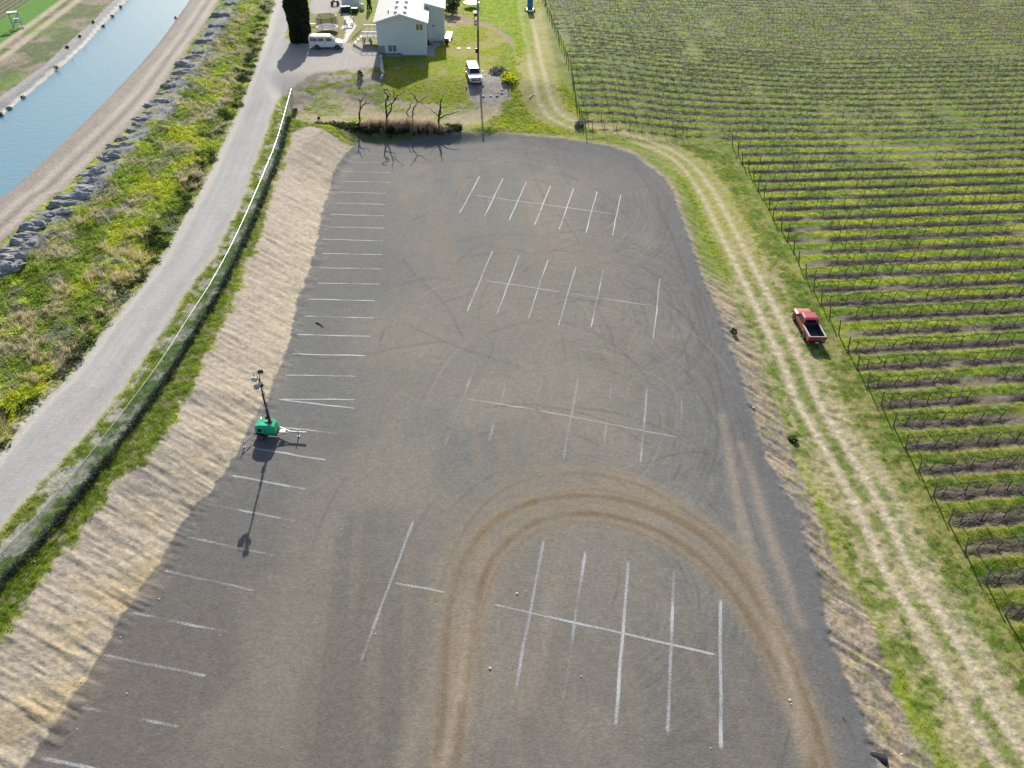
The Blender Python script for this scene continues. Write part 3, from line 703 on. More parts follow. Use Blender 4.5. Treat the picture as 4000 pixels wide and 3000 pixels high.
for l in [((1407,600),(1545,604),.55,.1),((1353,632),(1545,638),.6,.05),((1319,670),(1531,675),.62,.05),((1328,708),(1533,713),.65,.05),((1312,750),(1515,756),.68,0),((1307,793),(1515,799),.7,0),
          ((1284,837),(1507,844),.7,0),((1282,886),(1506,892),.72,0),((1255,934),(1503,942),.7,.05),((1255,990),(1500,995),.72,0),((1239,1046),(1494,1051),.68,.05),((1234,1106),(1492,1110),.7,.05),
          ((1194,1168),(1471,1175),.68,.15),((1176,1235),(1468,1243),.66,.25),((1155,1307),(1457,1315),.68,.1),((1135,1383),(1434,1390),.72,.1),((1105,1465),(1398,1471),.62,.2),
          ((1081,1560),(1391,1561),.68,.15),((1081,1560),(1391,1597),.66,.15),((1072,1665),(1323,1694),.6,.25),((981,1749),(1280,1799),.66,.4),((900,1856),(1203,1914),.62,.35),
          ((807,1968),(1163,2038),.58,.35),((723,2097),(1081,2172),.58,.4),((633,2228),(1000,2309),.58,.4),((506,2392),(915,2476),.60,.5),((393,2557),(814,2641),.60,.45),((280,2756),(710,2842),.6,.5),((149,2957),(600,3060),.6,.4)]:
    stall_line(l[0], l[1], l[2], l[3], wd=.085 if l[0][1] < 1700 else .12)
def bay(center, lines, st=.62, fade=.15):
    for c in center: stall_line((c[0]*OV, c[1]*OV), (c[2]*OV, c[3]*OV), st, fade, wd=.08 if c[1] < 700 else .1)
    for i, (a, b, c, d, *s) in enumerate(lines):
        k = s[0] if s else 1
        stall_line((a*OV, b*OV), (c*OV, d*OV), st*k, fade if k == 1 else fade+.15, wd=.10 if b < 700 else .13)
bay([(1019,421,1331,463)], [(1037,379,992,462),(1088,383,1045,471),(1138,390,1099,478),(1190,399,1154,488),(1240,404,1207,498),(1290,412,1265,505),(1341,419,1322,513)], .74, .05)
bay([(1042,605,1417,662)], [(1065,539,1008,677),(1123,547,1072,682),(1185,558,1140,692),(1245,571,1206,707),(1305,577,1276,711),(1366,588,1342,722,.7),(1426,599,1411,737)], .68, .15)
bay([(1001,861,1160,886),(1160,886,1472,947)], [(1034,770,960,967,.95),(1105,785,1050,975,.88),(1176,795,1126,985,.9),(1250,812,1215,1000,.95),(1322,822,1297,1020,.88),(1398,836,1384,1005),(1472,850,1471,1060,.85)], .54, .24)
bay([(848,1259,965,1280),(1058,1303,1555,1417)], [(895,1120,775,1440,.9),(1175,1160,1110,1510,.95),(1265,1185,1215,1525,.97),(1358,1205,1328,1580),(1456,1225,1442,1595,1.05),(1556,1290,1558,1625,1.1)], .62, .2)

# ------------------------------------------------------------------ vegetation
def veg_mat(name, trans=.5, rough=.7, k=1.0):
    m = bpy.data.materials.new(name); m.use_nodes = True; t = m.node_tree; N = t.nodes; b = N['Principled BSDF']
    a = N.new('ShaderNodeAttribute'); a.attribute_type = 'INSTANCER'; a.attribute_name = 'tint'
    b.inputs['Roughness'].default_value = rough; b.inputs['Specular IOR Level'].default_value = .2
    t.links.new(a.outputs['Color'], b.inputs['Base Color'])
    tr = N.new('ShaderNodeBsdfTranslucent'); vm = N.new('ShaderNodeVectorMath'); vm.operation = 'SCALE'; vm.inputs['Scale'].default_value = 1.25
    t.links.new(a.outputs['Color'], vm.inputs[0]); t.links.new(vm.outputs[0], tr.inputs[0])
    ms = N.new('ShaderNodeMixShader'); ms.inputs[0].default_value = trans
    t.links.new(b.outputs[0], ms.inputs[1]); t.links.new(tr.outputs[0], ms.inputs[2]); t.links.new(ms.outputs[0], N['Material Output'].inputs[0])
    return m
M_VEG = veg_mat('leaf_blades')
def proto_tuft(name, n, h, spread, wd, lean=.6, leafy=False):
    r = random.Random(hash(name) % 1000 if False else len(name)*7+n); V = []; Fc = []
    for i in range(n):
        a = r.random()*2*pi; q = sqrt(r.random())*spread; x, y = q*cos(a), q*sin(a); hh = h*(.55+.6*r.random())
        la = a+r.uniform(-.8, .8); l = lean*hh*r.random(); wa = r.random()*pi; dx, dy = cos(wa)*wd, sin(wa)*wd; b = len(V)
        if leafy:
            z = hh*(.3+.6*r.random()); c = Vector((x+cos(la)*l*.5, y+sin(la)*l*.5, z)); u = Vector((r.uniform(-1,1), r.uniform(-1,1), r.uniform(-.4,.6))).normalized()*wd; v = Vector((r.uniform(-1,1), r.uniform(-1,1), r.uniform(-.2,.8))).normalized()*wd
            V += [c-u, c+v, c+u, c-v]; Fc.append((b, b+1, b+2, b+3))
        else:
            V += [(x-dx, y-dy, 0), (x+dx, y+dy, 0), (x+dx*.7+cos(la)*l*.4, y+dy*.7+sin(la)*l*.4, hh*.6), (x-dx*.7+cos(la)*l*.4, y-dy*.7+sin(la)*l*.4, hh*.6), (x+cos(la)*l, y+sin(la)*l, hh)]
            Fc += [(b, b+1, b+2, b+3), (b+3, b+2, b+4)]
    me = bpy.data.meshes.new(name); me.from_pydata([tuple(v) for v in V], [], Fc); me.materials.append(M_VEG); me.update()
    return bpy.data.objects.new(name, me)
P_GRASS = proto_tuft('grass_blades', 12, .20, .26, .024, 1.3)
P_LEAF = proto_tuft('weed_leaves', 20, .27, .34, .085, .5, True)
P_DRY = proto_tuft('dry_stalks', 18, 1.0, .28, .016, .35)
def scatter(name, P, scl, tint, proto, kind='stuff'):
    n = len(P)
    me = bpy.data.meshes.new(name); me.vertices.add(n); me.vertices.foreach_set('co', np.asarray(P, np.float32).ravel())
    a = me.attributes.new('scl', 'FLOAT_VECTOR', 'POINT'); a.data.foreach_set('vector', np.asarray(scl, np.float32).ravel())
    a = me.attributes.new('rz', 'FLOAT_VECTOR', 'POINT'); r = np.zeros((n, 3)); r[:, 2] = rng.random(n)*6.28; a.data.foreach_set('vector', r.astype(np.float32).ravel())
    a = me.attributes.new('tint', 'FLOAT_COLOR', 'POINT'); a.data.foreach_set('color', np.hstack([tint, np.ones((n, 1))]).astype(np.float32).ravel())
    me.materials.append(M_VEG); o = bpy.data.objects.new(name, me); COL.objects.link(o)
    g = bpy.data.node_groups.new(name+'_scatter', 'GeometryNodeTree')
    g.interface.new_socket('Geometry', in_out='INPUT', socket_type='NodeSocketGeometry'); g.interface.new_socket('Geometry', in_out='OUTPUT', socket_type='NodeSocketGeometry')
    gi = g.nodes.new('NodeGroupInput'); go = g.nodes.new('NodeGroupOutput'); iop = g.nodes.new('GeometryNodeInstanceOnPoints')
    oi = g.nodes.new('GeometryNodeObjectInfo'); oi.inputs[0].default_value = proto
    na = g.nodes.new('GeometryNodeInputNamedAttribute'); na.data_type = 'FLOAT_VECTOR'; na.inputs[0].default_value = 'scl'
    nr = g.nodes.new('GeometryNodeInputNamedAttribute'); nr.data_type = 'FLOAT_VECTOR'; nr.inputs[0].default_value = 'rz'
    g.links.new(gi.outputs[0], iop.inputs['Points']); g.links.new(oi.outputs['Geometry'], iop.inputs['Instance'])
    g.links.new(nr.outputs[0], iop.inputs['Rotation']); g.links.new(na.outputs[0], iop.inputs['Scale']); g.links.new(iop.outputs[0], go.inputs[0])
    m = o.modifiers.new('scatter', 'NODES'); m.node_group = g
    tag(o, kind=kind)
    return o
def sample_px(n, poly, z):
    """random places inside a photo polygon, spread evenly over the ground"""
    p = GL(poly, z)[:, :2]; lo, hi = p.min(0), p.max(0); out = []; tot = 0
    while tot < n:
        q = rng.random((n*2, 2))*(hi-lo)+lo; d, _ = sdist(q[:, 0], q[:, 1], p, margin=1.0); q = q[d < 0]; out.append(q); tot += len(q)
    return np.vstack(out)[:n]
def put(q, **k):
    z = zfull(q[:, 0], q[:, 1]); return np.column_stack([q, z])
def rscale(n, a, b, zf=1.0):
    s = a+(b-a)*rng.random(n)**1.6; return np.column_stack([s, s, s*zf*(.8+.4*rng.random(n))])
def tintby(c, jit=.25):
    return np.clip(c*(1-jit+2*jit*rng.random((len(c), 1))), .005, .8)
LIME = np.array([.26, .34, .02]); GRN = np.array([.10, .18, .018]); TAN = np.array([.33, .26, .15]); GREYT = np.array([.26, .25, .215]); DKG = np.array([.045, .08, .015])

def veg_slope():
    poly = CR2[1:-1]+RLf[::-1][1:-1]
    q = sample_px(36000, poly, 3.2)
    c, D = paint(q[:, 0], q[:, 1]); P = put(q)
    k = D['slope'] < -.1
    d = q[:, 0]-xat(wCR, q[:, 1]); k &= ~((d < 3.6) & (rng.random(len(q)) < .9))
    q, c, P = q[k], c[k], P[k]
    n = len(q); isdry = (c[:, 0] > c[:, 1]*1.02)
    g = ~isdry
    scatter('weeds', P[g], rscale(g.sum(), .45, 1.15, .55), tintby(np.clip(c[g]*1.9, 0, .6)), P_LEAF)
    scatter('dry_grass', P[isdry], rscale(isdry.sum(), .16, .42), tintby(c[isdry]*1.7), P_DRY)
    # tall tan clumps and dark low bushes near the road edge
    cl = []
    for i in range(52):
        y = rng.uniform(36, 165) if i > 28 else rng.uniform(36, 75); xr = xat(wRL, np.array([y]))[0]; wdt = xr-xat(wCR, np.array([y]))[0]
        x = xr-abs(rng.normal(0, .22))*wdt*1.1-.9
        for j in range(rng.integers(9, 26)): cl.append((x+rng.normal(0, .45), y+rng.normal(0, .45)))
    cl = np.array(cl); P = put(cl)
    scatter('tall_dry_grass', P, rscale(len(cl), .4, .85, .9), tintby(np.repeat([[.50, .42, .28]], len(cl), 0), .3), P_DRY)
    cl = []
    for i in range(140):
        y = rng.uniform(34, 170); x = xat(wRL, np.array([y]))[0]-rng.uniform(.25, 2.2)
        for j in range(rng.integers(5, 14)): cl.append((x+rng.normal(0, .28), y+rng.normal(0, .3)))
    cl = np.array(cl); P = put(cl)
    scatter('dark_weeds', P, rscale(len(cl), .7, 1.5), tintby(np.repeat([[.055, .085, .02]], len(cl), 0), .4), P_LEAF)
veg_slope()
def veg_green(name, poly, z, n, smin, smax, keep, proto=None, k=1.9):
    q = sample_px(n, poly, z); c, D = paint(q[:, 0], q[:, 1]); m = keep(q, c, D) & (c[:, 1] > c[:, 0]*1.04)
    q, c = q[m], c[m]; P = put(q)
    scatter(name, P, rscale(len(q), smin, smax), tintby(np.clip(c*k, 0, .5)), proto or P_GRASS)
hard = lambda D: (D['lot'] > .2) & (D['road'] > .1) & (D['drive'] > .2) & (D['path'] > .1) & (D['patio'] > .1)
veg_green('verge_grass', RRt[1:]+[(1400,500),(1390,560)]+SB[::-1][4:], 2.1, 24000, .35, .85, lambda q, c, D: hard(D))
veg_green('yard_grass', [(1104,345),(1130,480),(1400,545),(1780,545),(2050,545),(2300,560),(2120,430),(2040,150),(2010,0),(1730,0),(1500,120),(1500,250),(1300,300),(1200,300)], 2.4, 34000, .3, .8, lambda q, c, D: hard(D))
veg_green('track_grass', [(1900,560),(2300,570),(2560,640),(2700,850),(2820,1060),(2960,1350),(3100,1700),(3250,2080),(3500,2600),(3700,3080),(4050,3080),(4050,2700),(3500,1700),(3250,1280),(3000,850),(2850,600),(2300,520),(2150,350),(2090,0),(2000,0),(2020,300)], -1.0, 40000, .3, .85, lambda q, c, D: (D['lot'] > .4) & (D['rslope'] > .2) & ((D['track'] > 2.2) | (rng.random(len(q)) < .22)) & ((rng.random(len(q)) < .55) | (q[:, 1] > 60)))
def veg_vine():
    n = 110000
    pts = []
    q = rng.random((n*3, 2)); yy = 16+q[:, 1]**1.35*165; hw = (yy*cos(PITCH)+CAM_H*sin(PITCH))*2000/FPX*1.08
    x0 = np.where(yy > 100, 4, 18); xx = x0+q[:, 0]*(hw-x0); Q = np.column_stack([xx, yy]); Q = Q[(hw > x0)][:n]
    D = {}
    vp = np.vstack([GL(VE_TOP[::-1], 1.0)[::-1], wVE, [[200, 10, 0]], [[260, 260, 0]], [[8, 260, 0]]])
    d, _ = sdist(Q[:, 0], Q[:, 1], vp); Q = Q[d < .4]
    r = rows_coord(Q[:, 0], Q[:, 1]); ph = np.abs(r-np.round(r)); Q = Q[ph > .27]
    c, D = paint(Q[:, 0], Q[:, 1]); m = c[:, 1] > c[:, 0]*1.05; Q, c = Q[m], c[m]
    P = put(Q)
    scatter('vineyard_grass', P, rscale(len(Q), .4, 1.0), tintby(np.clip(c*1.8, 0, .6)), P_GRASS)
veg_vine()

# ------------------------------------------------------------------ vines, posts and wires
M_BARK = mat('vine_bark', (.085, .065, .055), .9, noise=.5, nscale=14, bump=.5)
M_CANE = mat('vine_canes', (.185, .145, .125), .85, noise=.45, nscale=5)
M_WOOD = mat('weathered_post', (.23, .235, .22), .85, noise=.35, nscale=10, bump=.3)
M_STEEL = mat('grey_steel', (.40, .42, .42), .5, metal=.2, noise=.2)
def vine_meshes(seed, far=False):
    r = random.Random(seed); t = MB(); lean = r.uniform(-.10, .10); h = r.uniform(1.05, 1.22)
    k = [(0, 0, -.08), (lean*.6+r.uniform(-.05, .05), r.uniform(-.06, .06), h*.35), (lean*1.4+r.uniform(-.07, .07), r.uniform(-.07, .07), h*.7), (lean*2, 0, h)]
    t.tube(k, [.034, .03, .028, .03] if far else [.052, .042, .038, .038], 5)
    arms = []
    for s in (-1, 1):
        p = [(lean*2, 0, h-.03)]
        for i in range(1, 5): p.append((lean*2+s*i*.235, r.uniform(-.04, .04), h+.06*(i > 0)+r.uniform(-.035, .035)))
        t.tube(p, [.032, .028, .024, .02, .014], 4); arms += p[1:]
    c = MB()
    for i in range(34 if far else 44):
        a = r.choice(arms); x = a[0]+r.uniform(-.13, .13); dx, dy = r.uniform(-.42, .42), r.gauss(0, .20); L = r.uniform(.12, .5)*(1 if r.random() < .65 else .6)
        up = r.uniform(.3, 1.0) if r.random() < .62 else r.uniform(-.7, .1)
        q = .012 if not far else .016
        c.tube([(x, a[1], a[2]), (x+dx*.6, a[1]+dy*.5, a[2]+L*up*.6), (x+dx*1.1, a[1]+dy, a[2]+L*up)], [q, q*.8, q*.5], 3, cap=False)
    return t, c
def to_mesh(mb, name, m):
    me = bpy.data.meshes.new(name); me.from_pydata(mb.v, [], mb.f); me.materials.append(m); me.update(); return me
VV = []
for i in range(7):
    t, c = vine_meshes(500+i); VV.append((to_mesh(t, 'grapevine', M_BARK), to_mesh(c, 'canes', M_CANE)))
ft, fc = vine_meshes(900, True); nft = len(ft.f); ft.add(fc.v, fc.f)
far_vine = bpy.data.objects.new('far_vine_mesh', to_mesh(ft, 'far_vine_mesh', M_BARK)); far_vine.data.materials.append(M_CANE); far_vine.data.polygons.foreach_set('material_index', [0]*nft+[1]*(len(ft.f)-nft))
VPOLY = np.vstack([GL(VE_TOP[::-1], 1.0)[::-1], wVE, [[200, 10, 0]], [[260, 260, 0]], [[8, 260, 0]]])
RD = np.array([cos(VH), sin(VH)]); RN = np.array([-sin(VH), cos(VH)])
ROW0 = np.array([33.5, 48.7])
def in_view(x, y, m=1.06):
    wz = y*cos(PITCH)+CAM_H*sin(PITCH); return abs(x) < wz*2000/FPX*m and y > 17
def row_start(k):
    """where row k meets the edge of the vineyard"""
    o = ROW0+RN*k*2.64; lo = None
    T = np.arange(-60, 140, .25); P = o[None]+RD[None]*T[:, None]; d, _ = sdist(P[:, 0], P[:, 1], VPOLY)
    ins = np.nonzero(d < 0)[0]
    return None if len(ins) == 0 else (o, T[ins[0]])
vines = []; posts = []; ends = []; rowspans = []
for k in range(-14, 56):
    rs_ = row_start(k)
    if rs_ is None: continue
    o, t0 = rs_; p = o+RD*t0
    ends.append((p[0], p[1], k)); t = t0+.9; last = None
    i = 0
    while t < 160:
        q = o+RD*t
        if not in_view(q[0], q[1]) and q[0] > 20: 
            break
        gap = vnoise(np.array([t*.23]), np.array([k*.37]), 311)[0] > .80
        if not gap: vines.append((q[0]+rnd.uniform(-.12, .12), q[1]+rnd.uniform(-.05, .05), k))
        if i % 4 == 3: posts.append((q[0]+RD[0]*.9, q[1]+RD[1]*.9, k))
        last = q; t += 1.83; i += 1
    if last is not None: rowspans.append((p, last, k))
def zmany(L): a = np.array([(p[0], p[1]) for p in L]); return zfull(a[:, 0], a[:, 1])
dist = lambda p: p[0]**2+p[1]**2
vines = [v for v in vines if in_view(v[0], v[1], 1.04)]; vines.sort(key=dist)
zv_ = zmany(vines)
for i, (x, y, k) in enumerate(vines[:300]):
    tm, cm = VV[rnd.randrange(7)]
    o = bpy.data.objects.new('grapevine', tm); COL.objects.link(o); o.location = (x, y, zv_[i]); o.rotation_euler = (0, 0, VH+(pi if rnd.random() < .5 else 0)); s = rnd.uniform(.92, 1.08); o.scale = (s, s, s*rnd.uniform(.95, 1.1))
    tag(o, 'leafless grapevine with a dark trunk and two bare arms along the wire', 'grapevine', 'leafless grapevines in the near vineyard rows')
    c = bpy.data.objects.new('canes', cm); COL.objects.link(c); c.parent = o; c['kind'] = 'stuff'
def inst_stuff(name, L, Z, proto, rz, s0, s1):
    P = np.column_stack([[p[0] for p in L], [p[1] for p in L], Z]); n = len(P)
    o = scatter(name, P, rscale(n, s0, s1), np.ones((n, 3))*.1, proto); o.data.materials.clear()
    r = np.zeros((n, 3)); r[:, 2] = rz+(rng.random(n) > .5)*pi; o.data.attributes['rz'].data.foreach_set('vector', r.astype(np.float32).ravel())
    return o
inst_stuff('grapevines', vines[300:], zv_[300:], far_vine, VH, .92, 1.12)
# prunings lying under the rows: low tangled sticks
def prunings():
    r = random.Random(3); m = MB()
    for i in range(16):
        a = r.uniform(-.5, .5); x, y = r.uniform(-.6, .6), r.uniform(-.22, .22); L = r.uniform(.2, .55); z = r.uniform(.02, .10)
        m.tube([(x-cos(a)*L, y-sin(a)*L, z), (x, y+r.uniform(-.05, .05), z+r.uniform(0, .10)), (x+cos(a)*L, y+sin(a)*L, z)], [.012, .014, .010], 3, cap=False)
    return bpy.data.objects.new('prunings_mesh', to_mesh(m, 'prunings_mesh', M_CANE))
pr = prunings(); Lp = []
for x, y, k in vines:
    if y < 150:
        for j in ((-.6, 0, .5) if y < 100 else (0,)): Lp.append((x+RD[0]*j+rnd.uniform(-.2, .2), y+RD[1]*j+rnd.uniform(-.12, .12)))
inst_stuff('cane_prunings', Lp, zmany(Lp), pr, VH, .7, 1.3)
# line posts and end posts
pm = MB(); pm.box((0, 0, .82), (.06, .05, 1.75)); pm.box((0, .035, .82), (.02, .03, 1.75)); pm_me = to_mesh(pm, 'line_post', M_STEEL)
posts = [p for p in posts if in_view(p[0], p[1], 1.03)]; posts.sort(key=dist); pz = zmany(posts)
for i, (x, y, k) in enumerate(posts[:300]):
    o = bpy.data.objects.new('trellis_post', pm_me); COL.objects.link(o); o.location = (x, y, pz[i]-.05); o.rotation_euler = (rnd.uniform(-.05, .05), rnd.uniform(-.05, .05), VH)
    tag(o, 'thin grey steel trellis post standing in a vineyard row', 'post', 'steel posts along the vineyard rows')
if len(posts) > 300: inst_stuff('trellis_posts', posts[300:], pz[300:], bpy.data.objects.new('post_mesh', pm_me), VH, .95, 1.05)
em = MB(); em.tube([(0, 0, -.2), (.0, 0, 1.85)], [.075, .065], 8); em.tube([(0, 0, 1.85), (.0, 0, 1.88)], [.065, .04], 8); em_me = to_mesh(em, 'end_post', M_WOOD)
ends = [e for e in ends if in_view(e[0], e[1], 1.05)]; ez = zmany(ends)
for i, (x, y, k) in enumerate(ends):
    o = bpy.data.objects.new('end_post', em_me); COL.objects.link(o); o.location = (x, y, ez[i]); o.rotation_euler = (rnd.uniform(-.03, .03), -.22+rnd.uniform(-.06, .06), VH)
    tag(o, 'grey wooden end post leaning outwards at the end of a vine row', 'post', 'wooden end posts along the vineyard edge')
# wires: one pair per row
for p, q, k in rowspans:
    n = max(2, int(np.linalg.norm(q-p)/6)); T = np.linspace(0, 1, n); P = p[None]+(q-p)[None]*T[:, None]; Z = zfull(P[:, 0], P[:, 1], micro=False)
    m = MB()
    for h in (1.15, 1.6): m.tube([(P[i, 0], P[i, 1], Z[i]+h) for i in range(n)], .007, 3, cap=False)
    o = m.build('trellis_wire', M_STEEL); tag(o, 'pair of thin steel wires strung along a vineyard row', 'wire', 'trellis wires of the vineyard rows')

# ------------------------------------------------------------------ chain link fence beside the road
M_GALV = mat('galvanised_rail', (.44, .49, .48), .4, metal=.3, noise=.1)
def net_mat(name, col, cover):
    m = bpy.data.materials.new(name); m.use_nodes = True; t = m.node_tree; b = t.nodes['Principled BSDF']; b.inputs['Base Color'].default_value = (*col, 1); b.inputs['Roughness'].default_value = .6
    tr = t.nodes.new('ShaderNodeBsdfTransparent'); ms = t.nodes.new('ShaderNodeMixShader'); ms.inputs[0].default_value = cover
    t.links.new(tr.outputs[0], ms.inputs[1]); t.links.new(b.outputs[0], ms.inputs[2]); t.links.new(ms.outputs[0], t.nodes['Material Output'].inputs[0]); return m
M_MESH = net_mat('chain_link', (.12, .30, .27), .36)
fl = smooth_line(wFB, 1)[:, :2]
fl = fl[np.argsort(-fl[:, 1])]
seg = np.concatenate([[0], np.cumsum(np.linalg.norm(np.diff(fl, axis=0), axis=1))])
def fpos(s): return np.array([np.interp(s, seg, fl[:, 0]), np.interp(s, seg, fl[:, 1])])
FH = 1.85
fz = lambda p: 2.16+.35*float(sst(95, 125, np.array(p[1])))
p0 = fpos(0); froot = empty('chain_link_fence', (p0[0], p0[1], fz(p0)), 0, 'long chain link fence with a pale top rail between the gravel road and sandy bank', 'fence')
bpy.context.view_layer.update()
def rel(mb, o=froot):
    l = o.location; mb.v = [(a-l[0], b-l[1], c-l[2]) for a, b, c in mb.v]; return mb
S = 0
while S < seg[-1]-3:
    S2 = min(S+3.05, seg[-1]); a, b = fpos(S), fpos(S2); za, zb = fz(a), fz(b)
    rel(MB().tube([(a[0], a[1], za-.2), (a[0], a[1], za+FH+.03)], .026, 6)).build('post', M_STEEL, froot)
    rel(MB().tube([(a[0], a[1], za+FH), (b[0], b[1], zb+FH)], .023, 6)).build('top_rail', M_GALV, froot)
    rel(MB().add([(a[0], a[1], za+.03), (b[0], b[1], zb+.03), (b[0], b[1], zb+FH), (a[0], a[1], za+FH)], [(0, 1, 2, 3)])).build('mesh_panel', M_MESH, froot)
    rel(MB().tube([(a[0]+.02, a[1], za+.06), ((a[0]+b[0])/2+.05, (a[1]+b[1])/2, (za+zb)/2+.10), (b[0]+.02, b[1], zb+.06)], [.04, .06, .04], 5)).build('bottom_weeds', mat_bw if 'mat_bw' in globals() else globals().setdefault('mat_bw', mat('trapped_dark_weeds', (.07, .075, .06), .95, noise=.5, nscale=20, bump=.8)), froot)
    S = S2
# tumbled dry weeds caught along the fence foot
Lf = []
for i in range(1300):
    p = fpos(rnd.uniform(0, seg[-1])); Lf.append((p[0]+rnd.gauss(.05, .14), p[1]+rnd.gauss(0, .1)))
scatter('weeds_under_fence', np.column_stack([np.array(Lf), zmany(Lf)]), rscale(len(Lf), .5, 1.0), tintby(np.repeat([[.06, .07, .045]], len(Lf), 0), .5), P_LEAF)

# ------------------------------------------------------------------ mounds along the canal road
M_MUD = mat('grey_dried_mud', (.38, .385, .385), .95, col2=(.22, .225, .23), nscale=2.2, bump=1.0, bscale=5)
def mound_mesh(seed):
    nu, nv = 26, 9; V = []; Fc = []; q = np.random.default_rng(seed)
    for j in range(nv):
        a = j/(nv-1)*pi/2
        for i in range(nu):
            t = 2*pi*i/nu; rr = cos(a)**.7; x, y = rr*cos(t), rr*sin(t)
            n1 = vnoise(np.array([x*1.4+seed*3]), np.array([y*1.4]), seed)[0]; n2 = vnoise(np.array([x*4.5+seed]), np.array([y*4.5+j]), seed+5)[0]
            k = .75+.55*n1+.25*(n2-.5)
            V.append((x*k, y*k, sin(a)*(.25+1.2*n1)+.42*(n2-.5)*(j > 0)-.12))
    for j in range(nv-1):
        for i in range(nu): Fc.append((j*nu+i, j*nu+(i+1) % nu, (j+1)*nu+(i+1) % nu, (j+1)*nu+i))
    Fc.append(tuple((nv-1)*nu+i for i in range(nu)))
    me = bpy.data.meshes.new('mud_mound'); me.from_pydata(V, [], Fc); me.materials.append(M_MUD); me.update(); return me
MM = [mound_mesh(i) for i in range(9)]
mpx = [(890,9),(859,59),(836,99),(814,131),(796,158),(768,194),(741,221),(719,253),(705,276),(678,307),(655,334),(633,357),(624,389),(588,407),(579,434),(551,457),(542,479),(511,502),(470,542),(457,565),(429,597),(420,610),(375,651),(343,678),(334,705),(316,728),(307,741),(271,764),(244,795),(217,822),(181,836),(167,858),(122,881),(99,913),(81,940),(45,972),(36,1008),(5,1048),(30,1035)]
for i, (x, y) in enumerate(mpx):
    p = at(x+6, y+6); o = bpy.data.objects.new('mud_mound', MM[rnd.randrange(9)]); COL.objects.link(o); o.location = (p[0], p[1], p[2]-.05)
    s = rnd.uniform(.65, 1.3); o.rotation_euler = (rnd.uniform(-.08, .08), rnd.uniform(-.1, .1), rnd.uniform(-.1, .35)); o.scale = (1.35*s*rnd.uniform(.75, 1.15), .70*s*rnd.uniform(.75, 1.2), .42*s*rnd.uniform(.7, 1.3))
    tag(o, 'low grey lump of dried mud in the line beside the canal road', 'mound', 'grey mud mounds lining the canal road')

# ------------------------------------------------------------------ bushes
def leaf_cloud(name, pts, size, m, parent=None, asp=1.0, seed=1, squash=1.0):
    r = np.random.default_rng(seed); n = len(pts); u = r.normal(size=(n, 3)); u /= np.linalg.norm(u, axis=1)[:, None]; v = np.cross(u, r.normal(size=(n, 3))); v /= np.linalg.norm(v, axis=1)[:, None]+1e-9
    s = size*(.6+.8*r.random(n))[:, None]; P = np.asarray(pts)
    V = np.stack([P-u*s*asp, P+v*s*.6, P+u*s*asp, P-v*s*.6], 1).reshape(-1, 3)
    me = bpy.data.meshes.new(name); me.vertices.add(4*n); me.vertices.foreach_set('co', V.astype(np.float32).ravel()); me.loops.add(4*n); me.loops.foreach_set('vertex_index', np.arange(4*n, dtype=np.int32))
    me.polygons.add(n); me.polygons.foreach_set('loop_start', np.arange(0, 4*n, 4, dtype=np.int32)); me.polygons.foreach_set('loop_total', np.full(n, 4, np.int32)); me.update(calc_edges=True)
    me.materials.append(m); o = bpy.data.objects.new(name, me); COL.objects.link(o)
    if parent: o.parent = parent
    return o
def blob_pts(n, rx, ry, rz, seed=0, shell=.35, c=(0, 0, 0)):
    r = np.random.default_rng(seed); u = r.normal(size=(n, 3)); u /= np.linalg.norm(u, axis=1)[:, None]; k = 1-shell*r.random(n)
    lump = 1+.35*(vnoise(u[:, 0]*2.3+seed, u[:, 1]*2.3+u[:, 2]*1.7, seed)-.5)*2
    return u*(k*lump)[:, None]*[rx, ry, rz]+np.array(c)
M_DKLEAF = mat('dark_leaves', (.035, .06, .015), .7, noise=.5, nscale=3, trans=.25)
M_TANB = mat('dry_tan_twigs', (.42, .28, .17), .9, noise=.3, nscale=3, trans=.2)
M_GREYB = mat('grey_dry_twigs', (.26, .25, .24), .9, noise=.4, nscale=3, trans=.15)
M_GRNLEAF = mat('green_leaves', (.085, .15, .03), .6, noise=.5, nscale=1.2, trans=.4)
M_YELLEAF = mat('yellow_green_leaves', (.38, .42, .015), .6, noise=.35, nscale=2, trans=.5)
def bush(px, py, r, h, m, label, cat='bush', name='bush', n=260, group=None, dz=0):
    p = at(px, py); pts = blob_pts(n, r, r, h*.55, seed=int(px), c=(0, 0, h*.45))
    o = leaf_cloud(name, pts, .09+.05*r, m, seed=int(py)); o.location = (p[0], p[1], p[2]+dz); tag(o, label, cat, group); return o
bush(226, 580, .75, 1.0, M_TANB, 'round pale tan dry bush standing at the water edge of the canal', n=500)
for x, y in [(283,519),(367,447),(404,406),(405,390),(426,380),(522,290),(535,270),(555,240),(575,215),(613,169),(690,85),(742,3),(700,55),(480,320),(500,300)]:
    bush(x, y, rnd.uniform(.25, .45), rnd.uniform(.35, .6), M_DKLEAF, 'small dark weed bush on the road side edge of the canal', n=90, group='dark weeds along the near canal edge')
for x, y in [(5,452),(36,427),(92,383),(222,272),(313,144),(365,90),(403,106),(438,67),(472,30),(264,187)]:
    bush(x, y, rnd.uniform(.22, .4), rnd.uniform(.3, .5), M_DKLEAF, 'small dark weed clump on the concrete canal lining', n=80, group='weed clumps on the concrete lining')
bush(2262, 492, .85, .7, M_GREYB, 'grey ball of dry tumbleweed at the corner of the vineyard beside the bend', 'tumbleweed', 'tumbleweed', n=420)
bush(1950, 283, 1.5, .7, M_GREYB, 'pale grey dry shrub beside the gravel pad of the parked white truck', n=520)
for x, y, r in [(1985,300,1.2),(1993,318,1.1),(1978,322,.8)]:
    bush(x, y, r, .7, M_YELLEAF, 'bright yellow green shrub on the farm track side of the gravel pad', n=420, group='yellow green shrubs beside the gravel pad')
